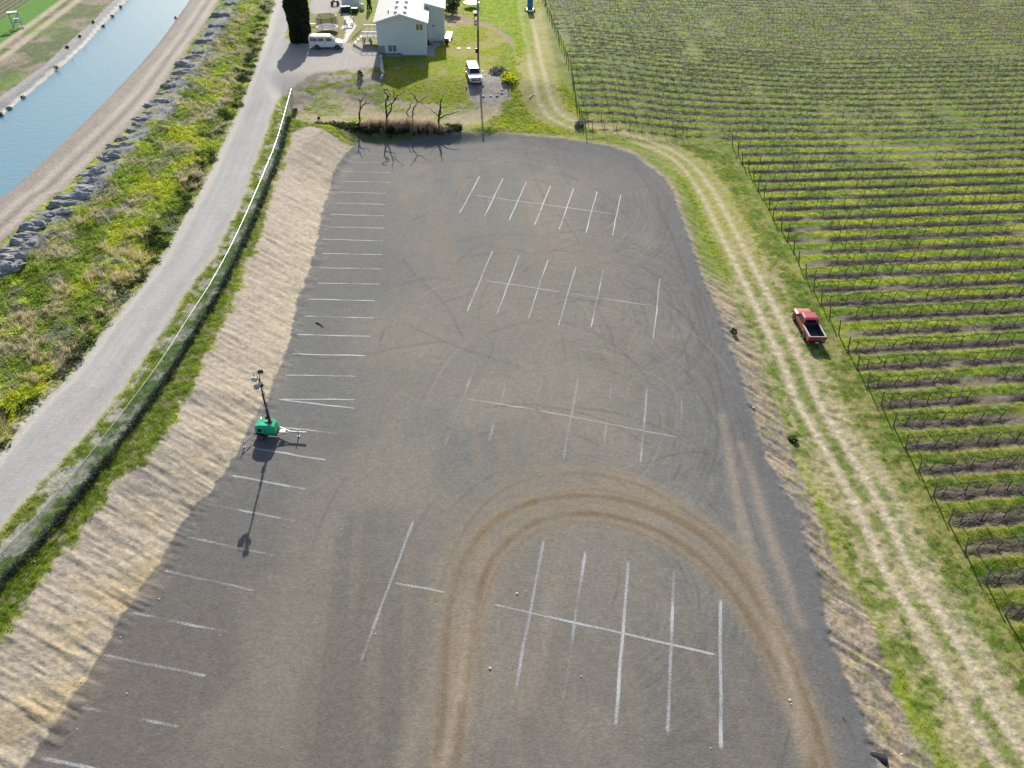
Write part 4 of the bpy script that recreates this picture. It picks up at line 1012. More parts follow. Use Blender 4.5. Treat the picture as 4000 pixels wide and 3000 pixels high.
bush(1408, 304, .5, 1.1, M_DKLEAF, 'small upright dark green shrub on the dirt bank below the driveway', n=200)
bush(2865, 1300, .35, .5, M_DKLEAF, 'small dark green weed on the clay slope at the right of the lot', n=120)
bush(3094, 1718, .42, .4, M_GRNLEAF, 'leafy green weed at the foot of the clay slope below the farm track', n=200)

# ------------------------------------------------------------------ house
M_SIDE = mat('pale_blue_siding', (.70, .76, .79), .7, noise=.06, nscale=1.5)
M_ROOF = mat('light_grey_roofing', (.47, .48, .48), .75, noise=.14, nscale=3, bump=.2, bscale=20)
M_WHITE = mat('white_trim', (.80, .80, .79), .5)
M_CONC = mat('concrete', (.33, .34, .36), .85, noise=.35, nscale=2.5, bump=.3)
M_GLASS = mat('window_glass', (.14, .26, .31), .06, spec=.8)  # pale blue base colour stands in for reflected sky
M_GLASSO = mat('curtained_glass', (.20, .21, .07), .2, spec=.8)
M_BLACK = mat('black_plastic', (.015, .016, .02), .45)
M_DKSTEEL = mat('dark_steel', (.03, .033, .04), .5, metal=.4)
M_DECK = mat('grey_deck_boards', (.20, .19, .19), .8, noise=.3)
M_RUST = mat('red_brown_paint', (.32, .06, .045), .6, noise=.3)
HA = G(1480, 219, 3.0); HB = G(1667, 219, 3.0); HYAW = atan2(HB[1]-HA[1], HB[0]-HA[0]); HZ = zg(HA[0]+3, HA[1]-1, False)
house = empty('house', (HA[0], HA[1], HZ), HYAW, 'two storey house with pale blue siding and a light grey gable roof', 'house')
def hpt(x, y, z=0):
    return np.array([HA[0]+x*cos(HYAW)-y*sin(HYAW), HA[1]+x*sin(HYAW)+y*cos(HYAW), HZ+z])
W = 8.05; EV = 5.35; RI = 6.55; DP = 17.0; RX = W*.5
body = MB().loft([[(0, y, -.6), (W, y, -.6), (W, y, EV), (RX, y, RI-.08), (0, y, EV)] for y in (0, DP)]).build('wall', M_SIDE, house)
wing = MB().loft([[(W-.02, y, -.6), (W+3.05, y, -.6), (W+3.05, y, 5.3), (W-.02, y, 6.05)] for y in (8.3, DP-1.5)]).build('wing_wall', M_SIDE, house)
sl = (RI-EV)/RX
def slope_slab(x0, z0, x1, z1, y0, y1, th=.14):
    return MB().loft([[(x0, y, z0), (x1, y, z1), (x1, y, z1+th), (x0, y, z0+th)] for y in (y0, y1)])
ov = .42
roofL = slope_slab(-ov, EV-ov*sl, RX, RI, -.45, DP+.4).build('roof', M_ROOF, house)
roofR = slope_slab(RX, RI, W+ov, EV-ov*sl, -.45, DP+.4).build('roof', M_ROOF, house)
wr = slope_slab(W-.3, 6.15, W+3.4, 5.24, 7.9, DP-1.1).build('wing_roof', M_ROOF, house)
# roofing courses as thin battens over the sheets
for (rf, xa, za, xb, zb, y0, y1) in ((roofL, -ov, EV-ov*sl, RX, RI, -.45, DP+.4), (roofR, RX, RI, W+ov, EV-ov*sl, -.45, DP+.4), (wr, W-.3, 6.15, W+3.4, 5.24, 7.9, DP-1.1)):
    for k in range(1, 8 if rf is not wr else 6):
        t = k/(8 if rf is not wr else 6); x = xa+(xb-xa)*t; z = za+(zb-za)*t+.145
        MB().box((x, (y0+y1)/2, z), (.035, y1-y0-.1, .018)).build('shingle_course', M_ROOF, rf)
MB().tube([(RX, -.45, RI+.15), (RX, DP+.4, RI+.15)], .09, 6).build('ridge_cap', M_WHITE, house)
for s_, (xa, za, xb, zb) in enumerate(((-ov, EV-ov*sl-.02, RX, RI-.02), (RX, RI-.02, W+ov, EV-ov*sl-.02))):
    MB().loft([[(xa, y, za-.06), (xb, y, zb-.06), (xb, y, zb+.17), (xa, y, za+.17)] for y in (-.50, -.455)]).build('fascia', M_WHITE, house)
MB().loft([[(W-.3, y, 6.07), (W+3.4, y, 5.16), (W+3.4, y, 5.4), (W-.3, y, 6.31)] for y in (7.84, 7.885)]).build('fascia', M_WHITE, house)
MB().box((W+ov+.03, 3.9, EV-ov*sl+.05), (.09, 8.6, .12)).build('gutter', M_WHITE, house)
for y in (1.0, 4.2, 7.4):
    for sx in (-.75, .75):
        zz = RI-abs(sx)*sl+.16
        m = MB().lathe([(.30, 0), (.30, .10), (.22, .24), (.05, .30)], 10, (RX+sx, y, zz)); m.build('roof_vent', M_WHITE, house)
for x, y in ((1.9, 3.3), (2.0, 2.8)):
    zz = EV+x*sl+.1; MB().lathe([(.07, 0), (.07, .42)], 8, (x, y, zz)).lathe([(.13, .42), (.13, .50)], 8, (x, y, zz)).build('vent_pipe', M_STEEL, house)
MB().box((.55, -.02, .0), (1.1, .07, 3.3)).box((1.9, -.025, -.1), (3.8, .06, 1.2)).build('foundation', M_CONC, house)
MB().box((2.2, -.65, .12), (3.4, .16, .62)).box((.45, -.33, .12), (.16, .55, .62)).box((3.85, -.33, .12), (.16, .55, .62)).build('window_well', M_CONC, house)
MB().box((5.9, -.03, .02), (4.3, .09, .34)).build('foundation', M_CONC, house)
for z in (1.72, 2.9): MB().box((W/2, -.012, z), (W, .02, .03)).build('siding_joint', M_SIDE, house)
MB().box((W+1.5, 8.285, 2.9), (3.0, .02, .03)).build('siding_joint', M_SIDE, house)
MB().box((.06, -.03, 3.6), (.12, .05, 3.6)).box((W-.06, -.03, 2.65), (.12, .05, 5.2)).box((W+3.0, 8.26, 2.6), (.12, .05, 5.3)).build('corner_board', M_SIDE, house)
def window(x0, x1, z0, z1, y, gm):
    f = MB(); t = .11; cx = (x0+x1)/2
    f.box((cx, y, z1-t/2), (x1-x0, .10, t)).box((cx, y, z0+t/2), (x1-x0, .10, t)).box((x0+t/2, y, (z0+z1)/2), (t, .10, z1-z0-2*t)).box((x1-t/2, y, (z0+z1)/2), (t, .10, z1-z0-2*t)).box((cx, y, (z0+z1)/2), (t*.9, .09, z1-z0-2*t))
    w_ = f.build('window', M_WHITE, house)
    for s in (-1, 1): MB().box((cx+s*(x1-x0)/4, y+.01, (z0+z1)/2), ((x1-x0)/2-t*1.3, .03, z1-z0-2*t-.01)).build('pane', gm, w_)
    MB().box((cx, y-.04, z0-.05), (x1-x0+.12, .16, .06)).build('sill', M_WHITE, w_)
window(6.45, 7.72, 4.0, 5.15-.02, -.04, M_GLASSO); window(1.6, 3.15, .62, 1.85, -.06, M_GLASS)
dr = MB().box((W+.55, 8.27, 1.02), (.86, .06, 2.04)).build('door', M_WHITE, house)
MB().box((W+.86, 8.22, 1.0), (.05, .05, .12)).build('handle', M_STEEL, dr)
MB().box((W+1.1, 8.25, 2.55), (.26, .12, .16)).build('wall_lamp', M_DKSTEEL, house)
MB().box((W+1.55, 8.27, .35), (2.0, .04, .7)).build('brick_skirt', M_WHITE, house)

# deck and steps at the left of the house
deck = empty('wooden_deck', tuple(hpt(-1.6, 7.0, 0)), HYAW, 'dark wooden deck with white rails and steps on the left side of the house', 'deck')
for i in range(9): MB().box((0, -1.9+i*.47, 1.5), (3.0, .44, .06)).build('board', M_DECK, deck)
for x in (-1.4, 1.3):
    for y in (-1.9, 0, 1.8): MB().box((x, y, .72), (.12, .12, 1.5)).build('leg', M_DECK, deck)
for x0, y0, x1, y1 in ((-1.45, -2.05, 1.4, -2.05), (-1.45, 2.0, 1.4, 2.0)):
    r_ = MB(); r_.box(((x0+x1)/2, y0, 2.45), (x1-x0, .12, .07)); r_.box(((x0+x1)/2, y0, 1.75), (x1-x0, .05, .06)); r_.build('rail', M_WHITE, deck)
    for k in range(4): MB().box((x0+k*(x1-x0)/3, y0, 1.98), (.09, .09, .95)).build('rail_post', M_WHITE, deck)
for k in range(6): MB().box((-1.7-.28*k, -.9, 1.38-.23*k), (.28, 1.1, .05)).build('step', M_WHITE if k % 2 == 0 else M_DECK, deck)
for y in (-1.5, -.3): MB().tube([(-1.5, y, 2.4), (-3.3, y, .95)], .05, 5).build('stair_rail', M_WOOD, deck)
def thing_box(name, px, py, dims, m, label, cat, yaw=0, parts=None, group=None, z0=0):
    p = at(px, py); e = empty(name, (p[0], p[1], p[2]+z0), yaw, label, cat, group); return e
def lidded_bin(px, py, w_, d_, h_, label):
    e = thing_box('storage_box', px, py, None, None, label, 'storage box', HYAW, group='black boxes beside the shed')
    MB().box((0, 0, h_/2), (w_, d_, h_)).build('box', M_BLACK, e, bevel=.04); MB().box((0, 0, h_+.045), (w_+.08, d_+.08, .08)).build('lid', mat('charcoal_lid', (.03, .033, .045), .4), e, bevel=.03)
lidded_bin(1343, 49, .85, .8, 1.0, 'black lidded box nearest the trampoline in front of the pale shed')
lidded_bin(1360, 48, .85, .8, 1.05, 'black lidded box in the middle of the three beside the pale shed')
lidded_bin(1386, 50, 1.15, .9, .85, 'wide black box closest to the house beside the pale shed')
sp = at(1367, 32); shed = empty('shed', (sp[0], sp[1]+.9, sp[2]), HYAW, 'small pale shed behind three black boxes at the top edge', 'shed')
MB().loft([[(-1.7, y, -.1), (1.7, y, -.1), (1.7, y, 2.3), (0, y, 2.9), (-1.7, y, 2.3)] for y in (0, 3.2)]).build('wall', M_SIDE, shed)
for a, b in ((-1, 0), (0, 1)): MB().loft([[(1.95*a, y, 2.95-abs(1.95*a)*.35), (1.95*b, y, 2.95-abs(1.95*b)*.35), (1.95*b, y, 3.05-abs(1.95*b)*.35), (1.95*a, y, 3.05-abs(1.95*a)*.35)] for y in (-.25, 3.4)]).build('roof', M_ROOF, shed)
jp = at(1374, 47); jug = empty('water_jug', (jp[0], jp[1]-.5, jp[2]), 0, 'small white jug standing between the black boxes', 'jug'); MB().lathe([(.16, 0), (.17, .3), (.07, .42), (.07, .5)], 10).build('body', M_WHITE, jug); MB().lathe([(.08, .5), (.08, .55)], 8).build('cap', M_STEEL, jug)
tp = at(1415, 38); tk = empty('round_tank', tuple(tp), 0, 'white round tank standing between the shed and the house', 'tank'); MB().lathe([(.45, 0), (.46, .85), (.38, 1.0), (.12, 1.08)], 16).build('body', M_WHITE, tk, smooth=True); MB().lathe([(.14, 1.07), (.14, 1.13)], 10).build('lid', M_WHITE, tk)
# small dark conifer by the shed
tree_p = at(1444, 42)
tr_ = empty('conifer', tuple(tree_p), 0, 'small slim dark conifer between the shed and the house', 'tree'); MB().tube([(0, 0, 0), (0, 0, 2.6)], [.07, .02], 6).build('trunk', M_BARK, tr_)
pts = []
for i in range(1500):
    h = rnd.random()**.9*3.2; r = .55*(1-h/3.4)**.6*sqrt(rnd.uniform(.3, 1)); a = rnd.random()*6.28; pts.append((r*cos(a), r*sin(a), .15+h))
M_CYP = mat('cypress_foliage', (.032, .044, .014), .85, noise=.5, nscale=2.5, trans=.08)
leaf_cloud('crown', pts, .10, M_CYP, tr_, seed=4)

# tall dark cypresses beside the road
def cypress(px, py, h, r0, r1, label, seed, n=11000):
    p = at(px, py); e = empty('cypress_tree', tuple(p), 0, label, 'tree', 'tall dark cypresses at the corner of road and driveway')
    MB().tube([(0, 0, 0), (0, 0, h*.9)], [.16, .04], 6).build('trunk', M_BARK, e)
    r = np.random.default_rng(seed); hh = r.random(n)**.95; a = r.random(n)*2*pi
    prof = np.interp(hh, [0, .04, .3, .7, .88, 1.0], [r0*.9, r0, (r0+r1)/2, r1, r1*.72, .12])
    lump = 1+.22*(vnoise(np.cos(a)*1.6+seed, hh*9+np.sin(a)*1.6, seed)-.5)*2+.12*(vnoise(a*4, hh*26, seed+1)-.5)*2
    q = 1-.28*r.random(n)**1.5
    P = np.column_stack([np.cos(a)*prof*lump*q, np.sin(a)*prof*lump*q, .05+hh*h*(1+.0*a)])
    leaf_cloud('crown', P, .15, M_CYP, e, asp=1.3, seed=seed)
cypress(1163, 165, 8.2, 1.0, 1.35, 'left one of the tall dark cypresses at the road edge', 11)
cypress(1194, 163, 8.0, .95, 1.25, 'right one of the tall dark cypresses beside the white van', 12)
cypress(1185, 140, 8.4, 1.2, 1.5, 'rear one of the tall dark cypresses above the road shadow', 13)

# green tree behind the house
gp = at(1768, 52); gt = empty('leafy_tree', tuple(gp), 0, 'leafy green tree behind the right corner of the house', 'tree')
MB().tube([(0, 0, -.1), (.05, 0, 1.0), (-.1, .1, 2.6)], [.20, .14, .06], 7).tube([(.05, 0, 1.0), (.9, .2, 2.2)], [.09, .04], 5).tube([(0, 0, .9), (-.9, -.1, 2.0)], [.09, .04], 5).build('trunk', M_BARK, gt)
pts = []
for i in range(34):
    a = rnd.random()*6.28; rr = rnd.uniform(.2, 1.9); c = (rr*cos(a)-.2, rr*sin(a), rnd.uniform(.5, 3.0)); q = rnd.uniform(.35, .75)
    pts.append(blob_pts(190, q, q, q*.7, seed=i+40, c=c, shell=.6))
leaf_cloud('crown', np.vstack(pts), .11, mat('tree_leaves', (.07, .11, .03), .6, noise=.6, nscale=.9, trans=.35), gt, seed=9)

# trampolines
M_NET = net_mat('trampoline_net', (.06, .06, .075), .42); M_MAT = mat('trampoline_mat', (.36, .38, .45), .7, noise=.1); M_PAD = mat('pink_white_pad', (.72, .60, .68), .5, col2=(.62, .25, .50), nscale=1.1)
def trampoline(px, py, R_, h, net, label, padm, matm):
    p = at(px, py); e = empty('trampoline', tuple(p), 0, label, 'trampoline'); n = 28
    MB().lathe([(R_*.86, h), (R_*.86, h+.02)], n).build('jumping_mat', matm, e)
    m = MB(); m.loft([[(r*cos(2*pi*i/n), r*sin(2*pi*i/n), z) for r, z in ((R_*.84, h+.03), (R_*1.0, h+.03), (R_*1.0, h-.03), (R_*.84, h-.03))] for i in range(n+1)]); m.build('pad', padm, e)
    for i in range(6):
        a = 2*pi*i/6+.3; MB().tube([(R_*.97*cos(a), R_*.97*sin(a), 0), (R_*.97*cos(a), R_*.97*sin(a), h)], .03, 5).build('leg', M_STEEL, e)
        if net: MB().tube([(R_*1.0*cos(a), R_*1.0*sin(a), h), (R_*.98*cos(a), R_*.98*sin(a), h+1.9)], .035, 5).build('pole', M_BLACK, e)
    if net:
        V = [(R_*.93*cos(2*pi*i/n), R_*.93*sin(2*pi*i/n), z) for z in (h+.03, h+1.8) for i in range(n)]
        mesh_obj('net', V, [(i, (i+1) % n, n+(i+1) % n, n+i) for i in range(n)], M_NET, e)
        MB().tube([(R_*.93*cos(2*pi*i/n), R_*.93*sin(2*pi*i/n), h+1.8) for i in range(n+1)], .04, 5).build('top_ring', M_BLACK, e)
    return e
trampoline(1281, 122, 1.95, .75, True, 'round trampoline with a dark safety net behind the white van', M_PAD, M_MAT)
trampoline(1842, 28, 1.6, .85, False, 'white topped trampoline without a net beyond the house yard', M_WHITE, mat('pale_mat', (.66, .68, .70), .6))
kp = at(1220, 102); kk = empty('white_bench', tuple(kp), .1, 'small white bench between the cypresses and the netted trampoline', 'bench'); MB().box((0, 0, .42), (1.3, .4, .06)).build('seat', M_WHITE, kk, bevel=.02); [MB().box((x, 0, .2), (.08, .34, .4)).build('leg', M_WHITE, kk) for x in (-.5, .5)]
# tables and chairs on the crossing of the paths
def table(px, py, label, w_=1.2, m=None):
    p = at(px, py); e = empty('patio_table', tuple(p), .1, label, 'table'); MB().box((0, 0, .72), (w_, .7, .04)).build('tabletop', m or M_STEEL, e)
    for x in (-1, 1):
        for y in (-1, 1): MB().box((x*w_*.42, y*.28, .35), (.05, .05, .7)).build('leg', M_STEEL, e)
table(1366, 103, 'grey metal patio table on the pale path left of the deck')
def chair(px, py, yaw, label, m, group, rock=False):
    p = at(px, py); e = empty('rocking_chair' if rock else 'patio_chair', tuple(p), yaw, label, 'chair', group)
    for i in range(4): MB().box((0, -.18+i*.12, .44), (.5, .09, .03)).build('seat_slat', m, e)
    for i in range(4): MB().box((-.18+i*.12, .27, .82), (.08, .03, .75)).build('back_slat', m, e)
    MB().box((0, .27, 1.2), (.52, .05, .08)).build('top_rail', m, e)
    for x in (-.26, .26):
        MB().box((x, -.2, .33), (.05, .05, .66)).build('leg', m, e); MB().box((x, .25, .4), (.05, .05, .8)).build('leg', m, e); MB().box((x, 0, .67), (.07, .5, .03)).build('armrest', m, e)
        if rock: MB().tube([(x, -.42, .08), (x, -.15, .02), (x, .2, .02), (x, .5, .12)], .025, 5).build('rocker', m, e)
chair(1352, 107, .5, 'dark metal chair at the left side of the patio table', M_STEEL, 'chairs at the patio table')
chair(1376, 94, -1.2, 'dark metal chair behind the right end of the patio table', M_STEEL, 'chairs at the patio table')
chair(1694, 161, .25, 'white rocking chair nearer the door against the house wing', M_WHITE, 'white rocking chairs on the patio', True)
chair(1719, 164, -.5, 'white rocking chair at the outer corner of the patio', M_WHITE, 'white rocking chairs on the patio', True)
p = at(1706, 159); e = empty('side_table', tuple(p), 0, 'small dark side table between two white rocking chairs', 'table'); MB().lathe([(.22, .48), (.22, .52)], 12).build('tabletop', M_BLACK, e); MB().lathe([(.12, 0), (.06, .1), (.06, .48)], 8).build('leg', M_BLACK, e)
# white slab with a low wall, pot plant
p = at(1748, 160); e = empty('pale_slab', (p[0], p[1]+1.1, p[2]), -.12, 'long whitish concrete slab leaning on the lawn by the house corner', 'slab')
MB().add([(-.6, -1.9, .05), (.75, -1.9, .05), (.55, 1.7, .75), (-.5, 1.7, .75), (-.6, -1.9, .17), (.75, -1.9, .17), (.55, 1.7, .87), (-.5, 1.7, .87)], [(3,2,1,0),(4,5,6,7),(0,1,5,4),(1,2,6,5),(2,3,7,6),(3,0,4,7)]).build('top', M_WHITE, e)
for y in (-1.2, 1.2): MB().box((0, y, .14+.1*(y > 0)), (.9, .2, .5)).build('leg', M_CONC, e)
MB().tube([(-1.1, 1.0, 1.0), (-.5, -.4, .2)], .05, 5).build('strut', M_WHITE, e)
p = at(1745, 174); e = empty('potted_plant', tuple(p), 0, 'dark brown bushy plant in a pot beside the pale slab', 'plant'); MB().lathe([(.22, 0), (.3, .4)], 12).build('pot', M_DKSTEEL, e); leaf_cloud('foliage', blob_pts(420, .38, .38, .32, 5, c=(0, 0, .6)), .08, mat('brown_leaves', (.07, .045, .03), .8, trans=.2), e)
p = at(1674, 175); e = empty('garden_ornament', tuple(p), 0, 'small dark figure standing at the main house corner on the patio', 'ornament'); MB().lathe([(.16, 0), (.2, .3), (.1, .6), (.13, .75), (.03, .9)], 10).build('body', M_BLACK, e, smooth=True); MB().box((.3, 0, .1), (.35, .2, .2)).build('base', M_BLACK, e)
for x, lab in ((1792, 'left of the two white round covers lying on the lawn'), (1831, 'right of the two white round covers lying on the lawn, nearer the pole')):
    p = at(x, 189); o = MB().lathe([(.36, -.05), (.36, .04), (.26, .08)], 18).build('round_cover', M_WHITE); o.location = p; tag(o, lab, 'lid', 'white round covers on the lawn')
for x, y, lab in ((1549, 268, 'left of two small pale objects lying on the shaded lawn'), (1557, 268, 'right of two small pale objects lying on the shaded lawn')):
    p = at(x, y); o = MB().lathe([(.10, 0), (.12, .06), (.03, .14)], 8).build('small_stone', M_WHITE); o.location = p; tag(o, lab, 'stone', 'small pale objects in the house shadow')

# white stones of the low retaining wall
M_STONE = mat('white_limestone', (.70, .69, .66), .85, noise=.25, nscale=3, bump=.4)
M_WALLC = mat('low_wall_concrete', (.36, .35, .34), .9, noise=.3)
wp = [(1485, 172), (1487, 222), (1492, 262), (1496, 300), (1495, 312)]
a0 = at(1485, 190); wl = empty('retaining_wall', tuple(a0), 0, 'low retaining wall between the drive and the shaded lawn', 'wall')
for (x0, y0), (x1, y1) in zip(wp[:-1], wp[1:]):
    a, b = at(x0, y0), at(x1, y1); d = b-a; L = np.linalg.norm(d[:2]); c = (a+b)/2-a0
    MB().box((c[0], c[1], .15), (L+.1, .2, .75), rz=atan2(d[1], d[0])).build('wall_section', M_WALLC, wl)
for i, (x, y, sz) in enumerate([(1489,236,.7),(1491,252,.95),(1492,262,.6),(1492,274,1.0),(1494,284,.7),(1497,295,.95),(1493,308,.8),(1444,142,.9),(1446,156,.6),(1450,170,.55)]):
    p = at(x, y); m = MB().box((0, 0, .2), (.42, sz, .42)); o = m.build('white_stone', M_STONE, bevel=.08); o.location = (p[0], p[1], p[2]+(.42 if i < 6 else .05)); o.rotation_euler = (rnd.uniform(-.1, .1), rnd.uniform(-.1, .1), rnd.uniform(-.2, .2)+(.5 if i == 5 else 0))
    tag(o, ['white block on the retaining wall just below the house corner', 'long white block second from the house on the retaining wall', 'small white block third from the house on the retaining wall', 'longest white block in the middle of the retaining wall', 'short white block below the longest one on the retaining wall', 'slanting white block near the lower end of the retaining wall', 'white block standing at the bottom end of the retaining wall', 'white block beside the small lawn under the deck', 'middle white block along the small lawn edge beside the house', 'lowest white block along the small lawn edge beside the drive'][i], 'stone', 'white blocks edging the lawn')
for i, (x, y) in enumerate([(1941, 375), (1917, 376), (1888, 377), (1960, 364), (1961, 352), (1975, 332)]):
    p = at(x, y); o = MB().box((0, 0, .08), (.42 if i < 4 else .34, .2, .12)).build('edging_stone', M_STONE, bevel=.04); o.location = p; o.rotation_euler = (0, 0, rnd.uniform(-.3, .3))
    tag(o, ['pale flat stone at the lower right corner of the gravel pad', 'pale flat stone in the middle of the lower edge of the gravel pad', 'pale flat stone on the lower edge below the parked white truck', 'pale stone lowest on the right edge of the gravel pad', 'pale stone second lowest on the right edge of the gravel pad', 'white stone beside the short dark post near the yellow shrubs'][i], 'stone', 'pale stones round the gravel pad')
p = at(1983, 340); o = MB().tube([(0, 0, 0), (0, 0, .95)], .05, 6).lathe([(.07, .95), (.07, 1.0)], 8).build('marker_post', M_DKSTEEL); o.location = p; tag(o, 'short dark post beside the yellow green shrubs', 'post')

# utility pole
M_POLE = mat('pole_wood', (.16, .12, .08), .85, noise=.4, nscale=4, bump=.3); M_POLEG = mat('pole_wood_grey', (.25, .25, .26), .8, noise=.3, nscale=4)
p = at(1868, 228); up = empty('utility_pole', tuple(p), 0, 'tall wooden utility pole standing on the sunny lawn', 'utility pole')
MB().tube([(0, 0, -.2), (0, 0, 4.6)], [.17, .16], 10).build('pole', M_POLE, up); MB().tube([(0, 0, 4.6), (.03, 0, 12)], [.165, .13], 10).build('upper_pole', M_POLEG, up)
MB().tube([(-.13, -.17, 4.5), (-.13, -.17, 6.1)], .07, 8).build('conduit', M_WHITE, up); MB().box((-.2, -.22, 6.2), (.26, .26, .3)).build('lamp', M_WHITE, up, bevel=.05)
MB().box((-.28, -.1, 1.25), (.36, .3, .75)).build('meter_box', M_DKSTEEL, up, bevel=.03); MB().box((.05, -.18, 3.9), (.14, .08, .5)).build('bracket', M_DKSTEEL, up)
MB().box((0, 0, 11.4), (2.2, .12, .14)).build('crossarm', M_POLE, up)
# red box on legs
p = at(1859, 83); rb = empty('raised_hen_house', tuple(p), .15, 'small red box on tall legs with a pale roof left of the utility pole', 'hen house')
for x in (-.3, .3):
    for y in (-.25, .25): MB().box((x, y, .45), (.05, .05, .95)).build('leg', M_WOOD, rb)
MB().box((0, 0, 1.2), (.75, .6, .55)).build('box', M_RUST, rb); MB().add([(-.5, -.4, 1.45), (.5, -.4, 1.45), (.5, .4, 1.75), (-.5, .4, 1.75), (-.5, -.4, 1.51), (.5, -.4, 1.51), (.5, .4, 1.81), (-.5, .4, 1.81)], [(3,2,1,0),(4,5,6,7),(0,1,5,4),(1,2,6,5),(2,3,7,6),(3,0,4,7)]).build('roof', M_WHITE, rb); MB().box((0, 0, .05), (.6, .5, .3)).build('base_box', M_DECK, rb)
# lone pipe post
p = at(1246, 461); lp = empty('pipe_post', tuple(p), 0, 'lone white pipe post in the bright grass left of the bare trees', 'post'); MB().tube([(0, 0, 0), (-.25, 0, 3.1)], .075, 7).build('pipe', M_WHITE, lp); MB().box((0, 0, .12), (.4, .3, .3)).build('base', M_DKSTEEL, lp, bevel=.05)
p = at(2080, 375); o = MB().tube([(-.5, -.6, .08), (-.1, .1, .1), (.35, .5, .08), (.55, 1.0, .08)], .05, 6).build('pale_pipe', M_WHITE); o.location = p; tag(o, 'short bent white pipe lying on the left side of the farm track', 'pipe')

# portable toilet on its trailer
M_BLUE = mat('blue_plastic', (.015, .17, .50), .4, noise=.08); p = at(2070, 44)
pt = empty('portable_toilet', tuple(p), -.05, 'blue portable toilet with a white roof at the vineyard corner', 'portable toilet')
MB().box((0, 0, 1.5), (1.1, 1.1, 2.05)).build('cabin', M_BLUE, pt, bevel=.05); MB().lathe([(.78, 0), (.74, .12), (.35, .26)], 4, (0, 0, 2.53)).build('roof', M_WHITE, pt); pt.children[-1].rotation_euler = (0, 0, pi/4)
d_ = MB().box((0, -.57, 1.45), (.72, .04, 1.8)).build('door', M_BLUE, pt); MB().box((.28, -.6, 1.45), (.06, .04, .18)).build('handle', M_WHITE, d_)
MB().box((0, -.575, 2.3), (.4, .03, .12)).build('vent', mat('tan_vent', (.35, .3, .15), .6), pt); MB().box((0, 0, .42), (1.5, 1.5, .1)).build('trailer_frame', M_GALV, pt)
def wheel(parent, x, y, r, w_, side, rimm=None):
    """wheel with its axle along y (side = -1 shows its face towards -y)"""
    t = MB().lathe([(r*.62, -w_/2), (r*.92, -w_/2), (r, -w_*.3), (r, w_*.3), (r*.92, w_/2), (r*.62, w_/2)], 20, (0, 0, 0), 'y').build('wheel', M_TYRE, parent, smooth=False); t.location = (x, y, r)
    MB().lathe([(r*.60, -w_*.46), (r*.56, -w_*.52), (r*.30, -w_*.40), (r*.12, -w_*.50)] if side < 0 else [(r*.12, w_*.50), (r*.30, w_*.40), (r*.56, w_*.52), (r*.60, w_*.46)], 16, (0, 0, 0), 'y').build('rim', rimm or M_RIM, t)
    return t
M_TYRE = mat('tyre_rubber', (.02, .02, .022), .85); M_RIM = mat('wheel_rim', (.70, .71, .72), .4, metal=.2)
for s in (-1, 1):
    wheel(pt, s*.95, -.1, .3, .2, -1).rotation_euler = (0, 0, pi/2)

# ------------------------------------------------------------------ motor vehicles
def section(x, w_, zb, zbelt, zt, wt, shoulder=.06):
    """half outline mirrored into a closed ring; x along the vehicle"""
    h = [(w_*.90, zb), (w_, zb+.12), (w_, zbelt-.12), (w_-.02, zbelt), (wt+.03, zt-shoulder), (wt-.07, zt)]
    return [(x, -y, z) for y, z in h]+[(x, y, z) for y, z in reversed(h)]
def glass_side(parent, name, pts, yfun, m, side, th=.012):
    q = [(x, side*(yfun(z)+.012), z) for x, z in pts]; return MB().panel(q, th).build(name, m, parent)
M_CARW = mat('white_car_paint', (.80, .81, .82), .25, coat=.6); M_CARR = mat('pinkish_red_paint', (.47, .045, .06), .38, coat=.9, noise=.15, nscale=2); M_CGLASS = mat('car_glass', (.012, .02, .025), .05, spec=.9)  # truck red carries the hood glare as a lighter, pinker base
M_RED = mat('red_lens', (.45, .02, .02), .3); M_AMB = mat('clear_lens', (.6, .6, .58), .15); M_PLATE = mat('number_plate', (.35, .6, .75), .5)
M_CHROME = mat('chrome', (.6, .61, .62), .2, metal=.9)
